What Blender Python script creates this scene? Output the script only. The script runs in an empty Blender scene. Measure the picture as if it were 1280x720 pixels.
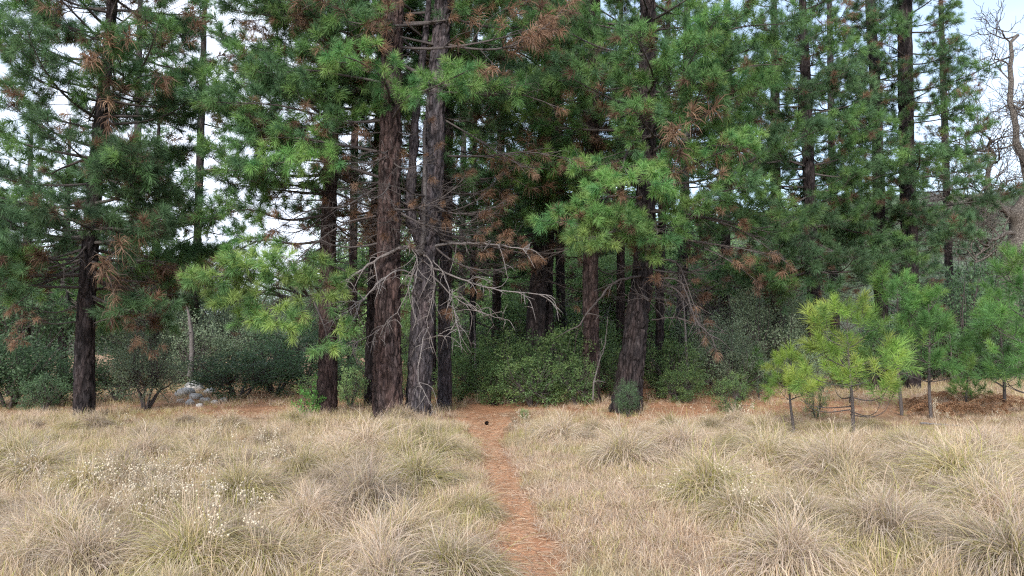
import bpy, math, random
import numpy as np
from mathutils import Matrix, Vector, Euler

SC = bpy.context.scene
COL = SC.collection
R = math.radians

# ------------------------------------------------------------------ camera
CAMH, F, PITCH = 1.6, 931.0, math.atan(63 / 931.0)
cam_d = bpy.data.cameras.new('camera'); cam = bpy.data.objects.new('camera', cam_d); COL.objects.link(cam)
cam.location = (0, 0, CAMH); cam.rotation_euler = (R(90) + PITCH, 0, 0)
cam_d.sensor_width = 36; cam_d.lens = 36 * F / 1280; cam_d.clip_end = 2000
SC.camera = cam

# ------------------------------------------------------------------ sky and sun
SUN_EL, SUN_AZ = R(28), R(194)          # azimuth clockwise from +Y: behind the camera, a little to the left
w = bpy.data.worlds.new('World'); SC.world = w; w.use_nodes = True
nt = w.node_tree; nt.nodes.clear()
def N(tree, typ, **kw):
    n = tree.nodes.new(typ)
    for k, v in kw.items(): setattr(n, k, v)
    return n
out = N(nt, 'ShaderNodeOutputWorld'); bg = N(nt, 'ShaderNodeBackground'); bg.inputs['Strength'].default_value = 0.10
sky = N(nt, 'ShaderNodeTexSky', sky_type='NISHITA', sun_disc=False, sun_elevation=SUN_EL, sun_rotation=SUN_AZ)
tc = N(nt, 'ShaderNodeTexCoord'); mp = N(nt, 'ShaderNodeMapping'); mp.inputs['Scale'].default_value = (1, 1, 2.2)
mp.inputs['Location'].default_value = (0.7, 0.0, 0.3)
nz = N(nt, 'ShaderNodeTexNoise'); nz.inputs['Scale'].default_value = 1.6; nz.inputs['Detail'].default_value = 6
rp = N(nt, 'ShaderNodeMapRange'); rp.inputs['From Min'].default_value = 0.38; rp.inputs['From Max'].default_value = 0.57
rp.inputs['To Min'].default_value = 0.28; rp.inputs['To Max'].default_value = 0.96
mx = N(nt, 'ShaderNodeMix', data_type='RGBA')
mx.inputs['B'].default_value = (5.2, 5.6, 6.5, 1)
nt.links.new(tc.outputs['Generated'], mp.inputs['Vector']); nt.links.new(mp.outputs['Vector'], nz.inputs['Vector'])
nt.links.new(nz.outputs['Fac'], rp.inputs['Value']); nt.links.new(rp.outputs['Result'], mx.inputs['Factor'])
nt.links.new(sky.outputs['Color'], mx.inputs['A']); nt.links.new(mx.outputs['Result'], bg.inputs['Color'])
nt.links.new(bg.outputs['Background'], out.inputs['Surface'])
sl = bpy.data.lights.new('sun', 'SUN'); sl.energy = 1.5; sl.angle = R(12); sl.color = (1, 0.95, 0.88)
so = bpy.data.objects.new('sun', sl); COL.objects.link(so)
so.rotation_euler = (R(90) - SUN_EL, 0, math.pi - SUN_AZ)
vs = SC.view_settings; vs.view_transform = 'Standard'; vs.look = 'None'; vs.gamma = 1; vs.use_curve_mapping = False
vs.exposure = 1.55
SC.render.engine = 'CYCLES'
cy = SC.cycles; cy.use_denoising = False; cy.max_bounces = 7; cy.diffuse_bounces = 5; cy.glossy_bounces = 1
cy.transmission_bounces = 3; cy.filter_width = 1.2; cy.use_adaptive_sampling = True; cy.adaptive_threshold = 0.02; cy.caustics_reflective = False; cy.caustics_refractive = False

# ------------------------------------------------------------------ helpers
def P(u, v, d):
    """a pixel of the 1280x720 photograph at depth d metres -> world point"""
    r, up = (u - 640) / F, (360 - v) / F
    y = math.cos(PITCH) - math.sin(PITCH) * up; z = math.sin(PITCH) + math.cos(PITCH) * up
    s = d / y
    return np.array((r * s, d, CAMH + z * s))
def GD(v): return F * CAMH / max(v - 423.0, 4)      # depth of flat ground seen at row v
def GP(u, v):
    d = GD(v); p = P(u, v, d); p[2] = gh(p[0], p[1]); return p

def hash3(ix, iy, iz):
    n = (ix * 374761393 + iy * 668265263 + iz * 2147483647 * 31 + 1013904223) & 0xffffffff
    n = ((n ^ (n >> 13)) * 1274126177) & 0xffffffff
    n = ((n ^ (n >> 16)) * 2246822519) & 0xffffffff
    return ((n ^ (n >> 15)) & 0xffff) / 65535.0
def vnoise(x, y, z=0.0):
    x, y, z = np.broadcast_arrays(np.asarray(x, float), np.asarray(y, float), np.asarray(z, float))
    fx, fy, fz = np.floor(x), np.floor(y), np.floor(z)
    ix, iy, iz = fx.astype(np.int64), fy.astype(np.int64), fz.astype(np.int64)
    tx, ty, tz = x - fx, y - fy, z - fz
    tx, ty, tz = [t * t * (3 - 2 * t) for t in (tx, ty, tz)]
    r = 0
    for a in (0, 1):
        for b in (0, 1):
            for c in (0, 1):
                wgt = (tx if a else 1 - tx) * (ty if b else 1 - ty) * (tz if c else 1 - tz)
                r = r + wgt * hash3(ix + a, iy + b, iz + c)
    return r
def fbm(x, y, z=0.0, o=3):
    s, a = 0, 0.5
    for i in range(o):
        s = s + a * vnoise(np.asarray(x) * 2 ** i + 17.3 * i, np.asarray(y) * 2 ** i + 5.1 * i, np.asarray(z) * 2 ** i); a *= 0.5
    return s / (1 - 0.5 ** o)

class MB:
    """collects vertices, faces, material slots and a colour per vertex into one mesh"""
    def __init__(s): s.V = []; s.T = []; s.Q = []; s.C = []; s.n = 0
    def add(s, V, faces, col, mat=0):
        V = np.asarray(V, float).reshape(-1, 3); faces = np.asarray(faces, int)
        col = np.asarray(col, float)
        if col.ndim == 1: col = np.tile(col, (len(V), 1))
        (s.T if faces.shape[1] == 3 else s.Q).append((faces + s.n, mat)); s.V.append(V); s.C.append(col); s.n += len(V)
    def mesh(s, name, mats, smooth=False):
        me = bpy.data.meshes.new(name)
        V = np.concatenate(s.V); C = np.concatenate(s.C)
        T = np.concatenate([t for t, m in s.T]) if s.T else np.zeros((0, 3), int)
        Q = np.concatenate([q for q, m in s.Q]) if s.Q else np.zeros((0, 4), int)
        M = np.concatenate([np.full(len(t), m) for t, m in s.T] + [np.full(len(q), m) for q, m in s.Q])
        nt_, nq = len(T), len(Q)
        me.vertices.add(len(V)); me.vertices.foreach_set('co', V.astype(np.float32).ravel())
        L = np.concatenate([T.ravel(), Q.ravel()])
        me.loops.add(len(L)); me.loops.foreach_set('vertex_index', L.astype(np.int32))
        me.polygons.add(nt_ + nq)
        st = np.concatenate([np.arange(nt_) * 3, nt_ * 3 + np.arange(nq) * 4])
        me.polygons.foreach_set('loop_start', st.astype(np.int32))
        me.polygons.foreach_set('material_index', M.astype(np.int32))
        if smooth: me.polygons.foreach_set('use_smooth', np.ones(nt_ + nq, bool))
        at = me.color_attributes.new('tint', 'FLOAT_COLOR', 'POINT')
        at.data.foreach_set('color', np.concatenate([C, np.ones((len(C), 1))], 1).astype(np.float32).ravel())
        for m in (mats if isinstance(mats, (list, tuple)) else [mats]): me.materials.append(m)
        me.update(calc_edges=True); me.validate()
        return me
    def tube(s, pts, rad, n=6, col=(1, 1, 1), mat=0):
        pts = np.asarray(pts, float); k = len(pts); rad = np.broadcast_to(np.asarray(rad, float), (k,))
        t = np.gradient(pts, axis=0); t /= np.linalg.norm(t, axis=1)[:, None] + 1e-9
        ref = np.array((0, 0, 1.0)) if abs(t[:, 2]).mean() < 0.8 else np.array((1.0, 0, 0))
        a = np.cross(t, ref); a /= np.linalg.norm(a, axis=1)[:, None] + 1e-9; b = np.cross(t, a)
        th = np.arange(n) * 2 * math.pi / n
        V = pts[:, None] + rad[:, None, None] * (np.cos(th)[None, :, None] * a[:, None] + np.sin(th)[None, :, None] * b[:, None])
        i, j = np.meshgrid(np.arange(k - 1), np.arange(n), indexing='ij')
        j2 = (j + 1) % n
        s.add(V.reshape(-1, 3), np.stack([i * n + j, i * n + j2, (i + 1) * n + j2, (i + 1) * n + j], -1).reshape(-1, 4), col, mat)
        c = s.n - k * n    # close the thin end
        s.T.append((np.array([[c + (k - 1) * n, c + (k - 1) * n + q, c + (k - 1) * n + q + 1] for q in range(1, n - 1)]), mat))

def bez(pts, n):
    """smooth polyline through control points"""
    pts = np.asarray(pts, float); k = len(pts)
    tt = np.linspace(0, k - 1, n); i = np.clip(tt.astype(int), 0, k - 2); f = (tt - i)[:, None]
    p0, p1, p2, p3 = pts[np.clip(i - 1, 0, k - 1)], pts[i], pts[i + 1], pts[np.clip(i + 2, 0, k - 1)]
    return 0.5 * (2 * p1 + (p2 - p0) * f + (2 * p0 - 5 * p1 + 4 * p2 - p3) * f ** 2 + (3 * p1 - p0 - 3 * p2 + p3) * f ** 3)
def unit(v): v = np.asarray(v, float); return v / (np.linalg.norm(v, axis=-1, keepdims=True) + 1e-9)

def obj(name, me, parent=None, loc=(0, 0, 0), rot=None, scale=None, kind=None):
    o = bpy.data.objects.new(name, me); COL.objects.link(o)
    o.location = loc
    if rot is not None: o.rotation_euler = rot
    if scale is not None: o.scale = scale if hasattr(scale, '__len__') else (scale,) * 3
    if parent: o.parent = parent
    if kind: o['kind'] = kind
    return o
def thing(name, label, cat, loc=(0, 0, 0), rotz=0, group=None):
    o = obj(name, None, loc=loc, rot=(0, 0, rotz)); o.empty_display_size = 0.2
    o['label'] = label; o['category'] = cat
    if group: o['group'] = group
    return o
def tag(o, label, cat, group=None):
    o['label'] = label; o['category'] = cat
    if group: o['group'] = group
    return o

# ------------------------------------------------------------------ materials
def mat_new(name):
    m = bpy.data.materials.new(name); m.use_nodes = True; t = m.node_tree; t.nodes.clear()
    o = N(t, 'ShaderNodeOutputMaterial'); return m, t, o
def leafy(name, transl=0.3, rough=0.5, var=0.35, patch=None, spec=0.3):
    """foliage: tint attribute x a random lightness for each object or blade clump, part of the light passes through"""
    m, t, o = mat_new(name); L = t.links.new
    at = N(t, 'ShaderNodeAttribute', attribute_name='tint'); oi = N(t, 'ShaderNodeObjectInfo')
    hs = N(t, 'ShaderNodeHueSaturation')
    mr = N(t, 'ShaderNodeMapRange'); mr.inputs['To Min'].default_value = 1 - var; mr.inputs['To Max'].default_value = 1 + var
    L(oi.outputs['Random'], mr.inputs['Value']); L(mr.outputs['Result'], hs.inputs['Value'])
    c = at.outputs['Color']
    if patch:
        ge = N(t, 'ShaderNodeNewGeometry'); n1 = N(t, 'ShaderNodeTexNoise'); n1.inputs['Scale'].default_value = patch[0]; n1.inputs['Detail'].default_value = 3
        L(ge.outputs['Position'], n1.inputs['Vector'])
        r1 = N(t, 'ShaderNodeMapRange'); r1.inputs['From Min'].default_value = 0.50; r1.inputs['From Max'].default_value = 0.68; r1.inputs['To Max'].default_value = patch[2]
        L(n1.outputs['Fac'], r1.inputs['Value'])
        mm = N(t, 'ShaderNodeMix', data_type='RGBA'); mm.inputs['B'].default_value = (*patch[1], 1)
        L(r1.outputs['Result'], mm.inputs['Factor']); L(c, mm.inputs['A']); c = mm.outputs['Result']
    L(c, hs.inputs['Color'])
    b = N(t, 'ShaderNodeBsdfPrincipled'); b.inputs['Roughness'].default_value = rough; b.inputs['Specular IOR Level'].default_value = spec
    tr = N(t, 'ShaderNodeBsdfTranslucent'); ms = N(t, 'ShaderNodeMixShader'); ms.inputs['Fac'].default_value = transl
    L(hs.outputs['Color'], b.inputs['Base Color']); L(hs.outputs['Color'], tr.inputs['Color'])
    L(b.outputs[0], ms.inputs[1]); L(tr.outputs[0], ms.inputs[2]); L(ms.outputs[0], o.inputs['Surface'])
    return m
def barky(name, c1, c2, c3, scale=9, zs=0.28, bump=0.9):
    """bark: long plates, warm and cool patches, fine grain"""
    m, t, o = mat_new(name); L = t.links.new
    tcn = N(t, 'ShaderNodeTexCoord'); mpn = N(t, 'ShaderNodeMapping'); mpn.inputs['Scale'].default_value = (scale, scale, scale * zs)
    L(tcn.outputs['Object'], mpn.inputs['Vector'])
    n0 = N(t, 'ShaderNodeTexNoise'); n0.inputs['Scale'].default_value = 0.9; n0.inputs['Detail'].default_value = 4
    L(tcn.outputs['Object'], n0.inputs['Vector'])
    n1 = N(t, 'ShaderNodeTexNoise'); n1.inputs['Scale'].default_value = 2.2; n1.inputs['Detail'].default_value = 6; n1.inputs['Roughness'].default_value = 0.65
    L(mpn.outputs['Vector'], n1.inputs['Vector'])
    vo = N(t, 'ShaderNodeTexVoronoi', feature='DISTANCE_TO_EDGE'); vo.inputs['Scale'].default_value = 1.6
    ad = N(t, 'ShaderNodeMix', data_type='RGBA', blend_type='ADD'); ad.inputs['Factor'].default_value = 0.5
    L(mpn.outputs['Vector'], ad.inputs['A']); L(n1.outputs['Color'], ad.inputs['B']); L(ad.outputs['Result'], vo.inputs['Vector'])
    cr = N(t, 'ShaderNodeValToRGB'); e = cr.color_ramp.elements; e[0].position = 0.3; e[0].color = (*c1, 1); e[1].position = 0.72; e[1].color = (*c3, 1)
    x = e.new(0.5); x.color = (*c2, 1)
    L(n1.outputs['Fac'], cr.inputs['Fac'])
    at = N(t, 'ShaderNodeAttribute', attribute_name='tint'); mu = N(t, 'ShaderNodeMix', data_type='RGBA', blend_type='MULTIPLY'); mu.inputs['Factor'].default_value = 1
    L(cr.outputs['Color'], mu.inputs['A']); L(at.outputs['Color'], mu.inputs['B'])
    b = N(t, 'ShaderNodeBsdfPrincipled'); b.inputs['Roughness'].default_value = 0.9; b.inputs['Specular IOR Level'].default_value = 0.15
    L(mu.outputs['Result'], b.inputs['Base Color'])
    mr = N(t, 'ShaderNodeMapRange'); mr.inputs['From Max'].default_value = 0.12; L(vo.outputs['Distance'], mr.inputs['Value'])
    mt = N(t, 'ShaderNodeMath', operation='MULTIPLY_ADD'); mt.inputs[1].default_value = 0.6; L(n1.outputs['Fac'], mt.inputs[0]); L(mr.outputs['Result'], mt.inputs[2])
    bp = N(t, 'ShaderNodeBump'); bp.inputs['Strength'].default_value = bump; bp.inputs['Distance'].default_value = 0.03
    L(mt.outputs[0], bp.inputs['Height']); L(bp.outputs['Normal'], b.inputs['Normal']); L(b.outputs[0], o.inputs['Surface'])
    return m
M = {
 'needle': leafy('pine_needles', 0.40, 0.5, 0.30),
 'leaf': leafy('shrub_leaves', 0.42, 0.5, 0.28),
 'grass': leafy('dry_grass', 0.35, 0.6, 0.22, (0.55, (0.34, 0.33, 0.12), 0.5)),
 'tussock': leafy('bunch_grass', 0.35, 0.55, 0.15),
 'plain': leafy('dry_plant', 0.2, 0.7, 0.2),
 'bark_red': barky('red_brown_bark', (0.022, 0.015, 0.015), (0.056, 0.038, 0.036), (0.135, 0.098, 0.090)),
 'bark_dark': barky('blackish_bark', (0.016, 0.013, 0.014), (0.034, 0.027, 0.028), (0.082, 0.068, 0.067)),
 'bark_grey': barky('grey_bark', (0.028, 0.024, 0.027), (0.066, 0.056, 0.061), (0.145, 0.126, 0.132)),
 'twig': barky('twig_bark', (0.045, 0.039, 0.038), (0.090, 0.077, 0.074), (0.155, 0.136, 0.131), 30, 1, 0.3),
 'dead': barky('weathered_dead_wood', (0.09, 0.078, 0.075), (0.165, 0.148, 0.143), (0.28, 0.26, 0.25), 20, 1, 0.4),
 'oakbark': barky('oak_bark', (0.07, 0.06, 0.055), (0.16, 0.14, 0.125), (0.30, 0.28, 0.24), 12, 0.5),
 'rock': barky('pale_rock', (0.36, 0.35, 0.34), (0.52, 0.50, 0.48), (0.68, 0.66, 0.64), 6, 1, 0.4),
}

# ------------------------------------------------------------------ ground
PATH = np.array([(0.42, -3), (0.36, 1), (0.27, 3.5), (0.17, 5.0), (0.02, 6.9), (-0.11, 8.9), (-0.26, 10.9), (-0.38, 12.2), (-0.52, 13.9), (-0.58, 16.2), (-0.4, 18.5), (0.2, 21), (0.9, 24)])
def path_x(y): return np.interp(y, PATH[:, 1], PATH[:, 0])
def path_dist(x, y): return np.where(np.asarray(y) < 24, np.abs(np.asarray(x) - path_x(y)), 9.0)
def gh(x, y):
    x, y = np.asarray(x, float), np.asarray(y, float)
    b = 0.16 * (fbm(x * 0.28 + 3, y * 0.28, 0, 2) - 0.5) + 0.07 * (fbm(x * 1.3, y * 1.3, 4, 2) - 0.5)
    dip = 0.07 * np.exp(-(path_dist(x, y) / 0.32) ** 2)
    far = np.clip((y - 24) / 30, 0, 1)
    return (b - dip) * (1 - far)
def litter(x, y):
    """how much red needle litter lies on the ground, 0 to 1"""
    n = fbm(np.asarray(x) * 0.5 + 9, np.asarray(y) * 0.5, 2, 3) - 0.5
    pd = np.exp(-(path_dist(x, y) / 0.34) ** 4)
    wood = 1 / (1 + np.exp(-(np.asarray(y) - 15.2 + 5 * n + 0.05 * np.asarray(x)) * 1.3)) * np.clip(1.2 - np.clip(np.abs(np.asarray(x)) - 5, 0, 9) / 9, 0.35, 1)
    return np.clip(pd + wood, 0, 1)
def ground():
    xs = np.concatenate([-np.geomspace(1200, 18, 30), np.arange(-17.8, 17.9, 0.16), np.geomspace(18, 1200, 30)])
    ys = np.concatenate([-np.geomspace(300, 4, 14), np.arange(-3.8, 2, 0.3), np.arange(2, 24, 0.14), np.geomspace(24.2, 1500, 50)])
    X, Y = np.meshgrid(xs, ys); Z = gh(X, Y)
    lt = litter(X, Y)[..., None]
    a = np.array((0.26, 0.19, 0.12)); b = np.array((0.42, 0.215, 0.12))
    f = fbm(X * 2.1, Y * 2.1, 1, 3)[..., None]
    C = (a * (1 - lt) + b * lt) * (0.7 + 0.6 * f)
    nx, ny = len(xs), len(ys)
    i, j = np.meshgrid(np.arange(ny - 1), np.arange(nx - 1), indexing='ij')
    q = np.stack([i * nx + j, i * nx + j + 1, (i + 1) * nx + j + 1, (i + 1) * nx + j], -1).reshape(-1, 4)
    m, t, o = mat_new('meadow_soil'); L = t.links.new
    at = N(t, 'ShaderNodeAttribute', attribute_name='tint'); ge = N(t, 'ShaderNodeNewGeometry')
    n1 = N(t, 'ShaderNodeTexNoise'); n1.inputs['Scale'].default_value = 22; n1.inputs['Detail'].default_value = 8; n1.inputs['Roughness'].default_value = 0.7
    L(ge.outputs['Position'], n1.inputs['Vector'])
    mr = N(t, 'ShaderNodeMapRange'); mr.inputs['From Min'].default_value = 0.25; mr.inputs['From Max'].default_value = 0.75; mr.inputs['To Min'].default_value = 0.55; mr.inputs['To Max'].default_value = 1.45
    L(n1.outputs['Fac'], mr.inputs['Value'])
    hs = N(t, 'ShaderNodeHueSaturation'); L(at.outputs['Color'], hs.inputs['Color']); L(mr.outputs['Result'], hs.inputs['Value'])
    b_ = N(t, 'ShaderNodeBsdfPrincipled'); b_.inputs['Roughness'].default_value = 0.95; b_.inputs['Specular IOR Level'].default_value = 0.1
    bp = N(t, 'ShaderNodeBump'); bp.inputs['Strength'].default_value = 0.7; bp.inputs['Distance'].default_value = 0.03
    L(n1.outputs['Fac'], bp.inputs['Height']); L(bp.outputs['Normal'], b_.inputs['Normal'])
    L(hs.outputs['Color'], b_.inputs['Base Color']); L(b_.outputs[0], o.inputs['Surface'])
    M['soil'] = m
    mb = MB(); mb.add(np.stack([X, Y, Z], -1).reshape(-1, 3), q, C.reshape(-1, 3))
    obj('ground', mb.mesh('ground', m, True), kind='structure')
    # the trodden trail: a strip a few millimetres above the ground
    ys = np.arange(-2.5, 15.0, 0.07); us = np.linspace(-1, 1, 13); rr = np.random.default_rng(3)
    wid = 0.165 + 0.14 * (fbm(ys * 1.1, 0, 0, 2) - 0.5) + 0.40 * np.clip((ys - 12) / 2.5, 0, 1)
    Xp = path_x(ys)[:, None] + us[None] * (wid[:, None] + 0.16 * (vnoise(ys[:, None] * 4, np.sign(us)[None] * 3, 1) - 0.5))
    Yp = np.broadcast_to(ys[:, None], Xp.shape)
    Zp = gh(Xp, Yp) + 0.016 - 0.014 * np.abs(us)[None] ** 3
    f = fbm(Xp * 4, Yp * 1.5, 7, 3)[..., None]
    C = (np.array((0.53, 0.305, 0.180)) * (1 - f) + np.array((0.42, 0.215, 0.115)) * f) * (0.85 + 0.3 * fbm(Xp * 9, Yp * 9, 3, 2)[..., None])
    nx = len(us); i, j = np.meshgrid(np.arange(len(ys) - 1), np.arange(nx - 1), indexing='ij')
    q = np.stack([i * nx + j, i * nx + j + 1, (i + 1) * nx + j + 1, (i + 1) * nx + j], -1).reshape(-1, 4)
    mb = MB(); mb.add(np.stack([Xp, Yp, Zp], -1).reshape(-1, 3), q, C.reshape(-1, 3))
    obj('path', mb.mesh('path', m, True), kind='structure')
ground()

def hills():
    def hill(x, y):
        r = np.clip((y - 70) / 120, 0, 1.6)
        h = (7 + 22 * np.clip((x + 40) / 160, 0, 1)) * r ** 1.2 + 9 * (fbm(x * 0.02, y * 0.02, 3, 3) - 0.5) * np.clip(r * 3, 0, 1)
        return h - 1.0
    xs = np.linspace(-420, 420, 150); ys = np.linspace(62, 420, 90)
    X, Y = np.meshgrid(xs, ys); Z = hill(X, Y) + 1.6 * (fbm(X * 0.25, Y * 0.25, 0, 2) - 0.5)
    f = fbm(X * 0.06, Y * 0.06, 1, 3)[..., None]
    C = np.array((0.13, 0.11, 0.11)) * (1 - f) + np.array((0.09, 0.095, 0.075)) * f
    nx = len(xs); i, j = np.meshgrid(np.arange(len(ys) - 1), np.arange(nx - 1), indexing='ij')
    q = np.stack([i * nx + j, i * nx + j + 1, (i + 1) * nx + j + 1, (i + 1) * nx + j], -1).reshape(-1, 4)
    mb = MB(); mb.add(np.stack([X, Y, Z], -1).reshape(-1, 3), q, C.reshape(-1, 3))
    obj('hillside', mb.mesh('hillside', M['soil'], True), kind='structure')
    return hill
HILL = hills()

# ------------------------------------------------------------------ needles, boughs
PAL = {
 'mid':    [(0.052, 0.100, 0.040), (0.067, 0.125, 0.043), (0.046, 0.088, 0.042), (0.090, 0.150, 0.048)],
 'blue':   [(0.052, 0.095, 0.045), (0.065, 0.112, 0.050), (0.046, 0.080, 0.042)],
 'bright': [(0.095, 0.190, 0.060), (0.125, 0.225, 0.070), (0.070, 0.160, 0.060), (0.150, 0.230, 0.075)],
 'young':  [(0.200, 0.290, 0.060), (0.160, 0.260, 0.055), (0.250, 0.310, 0.075), (0.130, 0.220, 0.055)],
 'sapling': [(0.110, 0.225, 0.060), (0.090, 0.190, 0.060), (0.150, 0.250, 0.065)],
 'lime':   [(0.140, 0.215, 0.065), (0.100, 0.175, 0.060), (0.180, 0.245, 0.075), (0.080, 0.150, 0.055)],
 'brown':  [(0.270, 0.165, 0.105), (0.220, 0.130, 0.085), (0.330, 0.215, 0.145), (0.170, 0.105, 0.075)],
}
def needles(mb, rng, org, ax, slen, nlen, n, cols, width=0.0068, droop=0.14):
    """tufts of needles. org (k,3) tuft starts, ax (k,3) twig directions, cols (k,3)"""
    k = len(org); org = np.repeat(org, n, 0); ax = unit(np.repeat(ax, n, 0)); slen = np.repeat(np.broadcast_to(slen, (k,)), n)
    u = rng.random(k * n) ** 0.7
    base = org + ax * (slen * u)[:, None]
    rnd = unit(rng.normal(size=(k * n, 3))); per = unit(rnd - ax * (rnd * ax).sum(1)[:, None])
    phi = np.radians(88 - 60 * u + rng.normal(0, 12, k * n))
    d = ax * np.cos(phi)[:, None] + per * np.sin(phi)[:, None]
    ln = nlen * rng.uniform(0.72, 1.15, k * n)
    mid = base + d * (ln * 0.55)[:, None]
    d2 = unit(d + np.array((0, 0, -1.0)) * (droop * (1 + rng.random(k * n)))[:, None])
    tip = mid + d2 * (ln * 0.5)[:, None]
    side = unit(np.cross(d, rng.normal(size=(k * n, 3)))) * width / 2
    m = k * n
    V = np.stack([base - side, base + side, mid + side * 0.9, mid - side * 0.9, tip], 1).reshape(-1, 3)
    o = np.arange(m)[:, None] * 5
    c = np.repeat(cols, n, 0) * rng.uniform(0.75, 1.25, (m, 1))
    c = np.repeat(c, 5, 0)
    mb.add(V, o + np.array([[0, 1, 2, 3]]), c)
    mb.T.append((o + np.array([[3, 2, 4]]) + mb.n - len(V), 0))

def bough_mesh(rng, axis, r0, pal='mid', brown=0.12, t0=0.32, twl=0.45, step=0.145, nn=84, nlen=0.175, tuft_p=1.0, up=0.25, bare_in=True, width=0.0068, name='bough', wmat='twig', tint=(1, 1, 1), thin=False):
    """axis: polyline of the bough; returns (wood mesh, needle mesh)"""
    wood, nee = MB(), MB()
    axis = np.asarray(axis, float); k = len(axis); L = np.linalg.norm(np.diff(axis, axis=0), axis=1).sum()
    rad = r0 * (1 - 0.82 * np.linspace(0, 1, k)); wood.tube(axis, rad, 7, tint)
    O, A, S, I = [], [], [], []
    def tuft(p, d, s, inner): O.append(p); A.append(d); S.append(s * (1.7 if thin else 1)); I.append(inner)
    n2 = max(2 if thin else 4, int(L * (1 - t0) / step)); side = 1
    tang = unit(np.gradient(axis, axis=0))
    for a in range(n2):
        t = t0 + (1 - t0) * (a + rng.random() * 0.7) / n2; side = -side
        f = t * (k - 1); i = min(int(f), k - 2); p = axis[i] + (axis[i + 1] - axis[i]) * (f - i); tg = tang[i]
        lat = unit(np.cross((0, 0, 1.0), tg)) * side
        ln = (twl * L * (1 - t) ** 0.7 * 0.75 + 0.22) * rng.uniform(0.65, 1.2)
        d = unit(tg * rng.uniform(0.5, 1.0) + lat * rng.uniform(0.5, 1.0) + np.array((0, 0, rng.normal(0.08, 0.28))))
        e = unit(d * 0.9 + tg * 0.3 + np.array((0, 0, up + rng.normal(0, 0.1))))
        q = np.array([p, p + d * ln * 0.5, p + d * ln * 0.5 + e * ln * 0.5])
        q = bez(q, 5); wood.tube(q, np.linspace(0.0045 + 0.004 * ln, 0.003, 5), 4, tint)
        inner = t < 0.5
        if rng.random() < tuft_p: tuft(q[-1] - e * 0.10, e, 0.16, inner)
        n3 = int(ln / 0.18) if not thin else int(rng.integers(0, 2))
        for b in range(n3):
            tt = 0.3 + 0.65 * (b + rng.random()) / max(n3, 1); f3 = tt * 4; i3 = min(int(f3), 3); pp = q[i3] + (q[i3 + 1] - q[i3]) * (f3 - i3)
            dd = unit(d * 0.7 + unit(rng.normal(size=3)) * 0.75 + np.array((0, 0, up * 0.6))); l3 = rng.uniform(0.12, 0.26)
            wood.tube(np.array([pp, pp + dd * l3 * 0.5, pp + dd * l3]), (0.004, 0.0035, 0.0025), 3, tint)
            if rng.random() < tuft_p: tuft(pp + dd * l3 * 0.55, dd, 0.13, inner or tt < 0.5)
    if tuft_p > 0: tuft(axis[-1] - tang[-1] * 0.1, unit(tang[-1] + np.array((0, 0, up))), 0.2, False)
    wm = wood.mesh(name, M[wmat])
    nm = None
    if O:
        O, A, S, I = np.array(O), np.array(A), np.array(S), np.array(I)
        g = np.array(PAL[pal]) * {'brown': 0.85, 'young': 1.45, 'lime': 1.75, 'sapling': 1.35, 'bright': 1.6}.get(pal, 2.1); br = np.array(PAL['brown']); kk = len(O)
        c = g[rng.integers(0, len(g), kk)]
        pb = np.where(I, brown * 2.2, brown * 0.5)
        isb = rng.random(kk) < pb
        c = np.where(isb[:, None], br[rng.integers(0, len(br), kk)], c)
        needles(nee, rng, O, A, S, nlen, nn, c, width, 0.7 if pal == 'brown' else 0.14)
        nm = nee.mesh('needles', M['needle'])
    return wm, nm
def std_axis(rng, L, droop, n=10):
    t = np.linspace(0, 1, n)
    x = L * t; z = L * (-droop * t + (droop * 0.9 + 0.1) * t ** 2.6); y = L * 0.07 * np.sin(t * rng.uniform(2, 5) + rng.uniform(0, 6)); y -= y[0]
    return np.stack([x, y, z], 1)
rng = np.random.default_rng(11)
PROTO = {}
for pal in ('mid', 'blue', 'bright'):
    PROTO[pal] = []
    for L in (1.1, 1.7, 2.4):
        for q in range(3):
            PROTO[pal].append((L,) + bough_mesh(rng, std_axis(rng, L, rng.uniform(0.05, 0.35)), 0.010 + 0.010 * L, pal, brown=0.05, t0=0.28))
PROTO['brown'] = [(L,) + bough_mesh(rng, std_axis(rng, L, 0.4), 0.02, 'brown', 1.0, t0=0.3, tuft_p=0.75, up=-0.25, nn=44, nlen=0.15) for L in (1.0, 1.4, 1.8)]
PROTO['bare'] = [(L,) + bough_mesh(rng, std_axis(rng, L, 0.45), 0.010 + 0.008 * L, 'brown', 1.0, t0=0.22, tuft_p=0.015, up=-0.1, twl=0.5, step=0.10) for L in (1.0, 1.5, 2.0, 2.3)]
for pal in ('mid', 'blue'):
    PROTO['far_' + pal] = [(L,) + bough_mesh(rng, std_axis(rng, L, rng.uniform(0.05, 0.35)), 0.03, pal, brown=0.05, t0=0.22, step=0.16, nn=30, nlen=0.20, width=0.0145) for L in (1.5, 2.2, 2.8) for q in range(3)]
def pick(rng, kind, L):
    c = sorted(PROTO[kind], key=lambda p: abs(p[0] - L))[:3]; return c[rng.integers(0, len(c))]
def add_bough(root, rng, kind, L, p, az, pitch, name='bough'):
    l0, wm, nm = pick(rng, kind, L); s = L / l0
    o = obj(name, wm, root, p, (rng.normal(0, 0.3), -pitch, az), (s, s * rng.uniform(0.85, 1.15), s))
    if nm: obj('needles', nm, o, kind='stuff')
    return o

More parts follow.
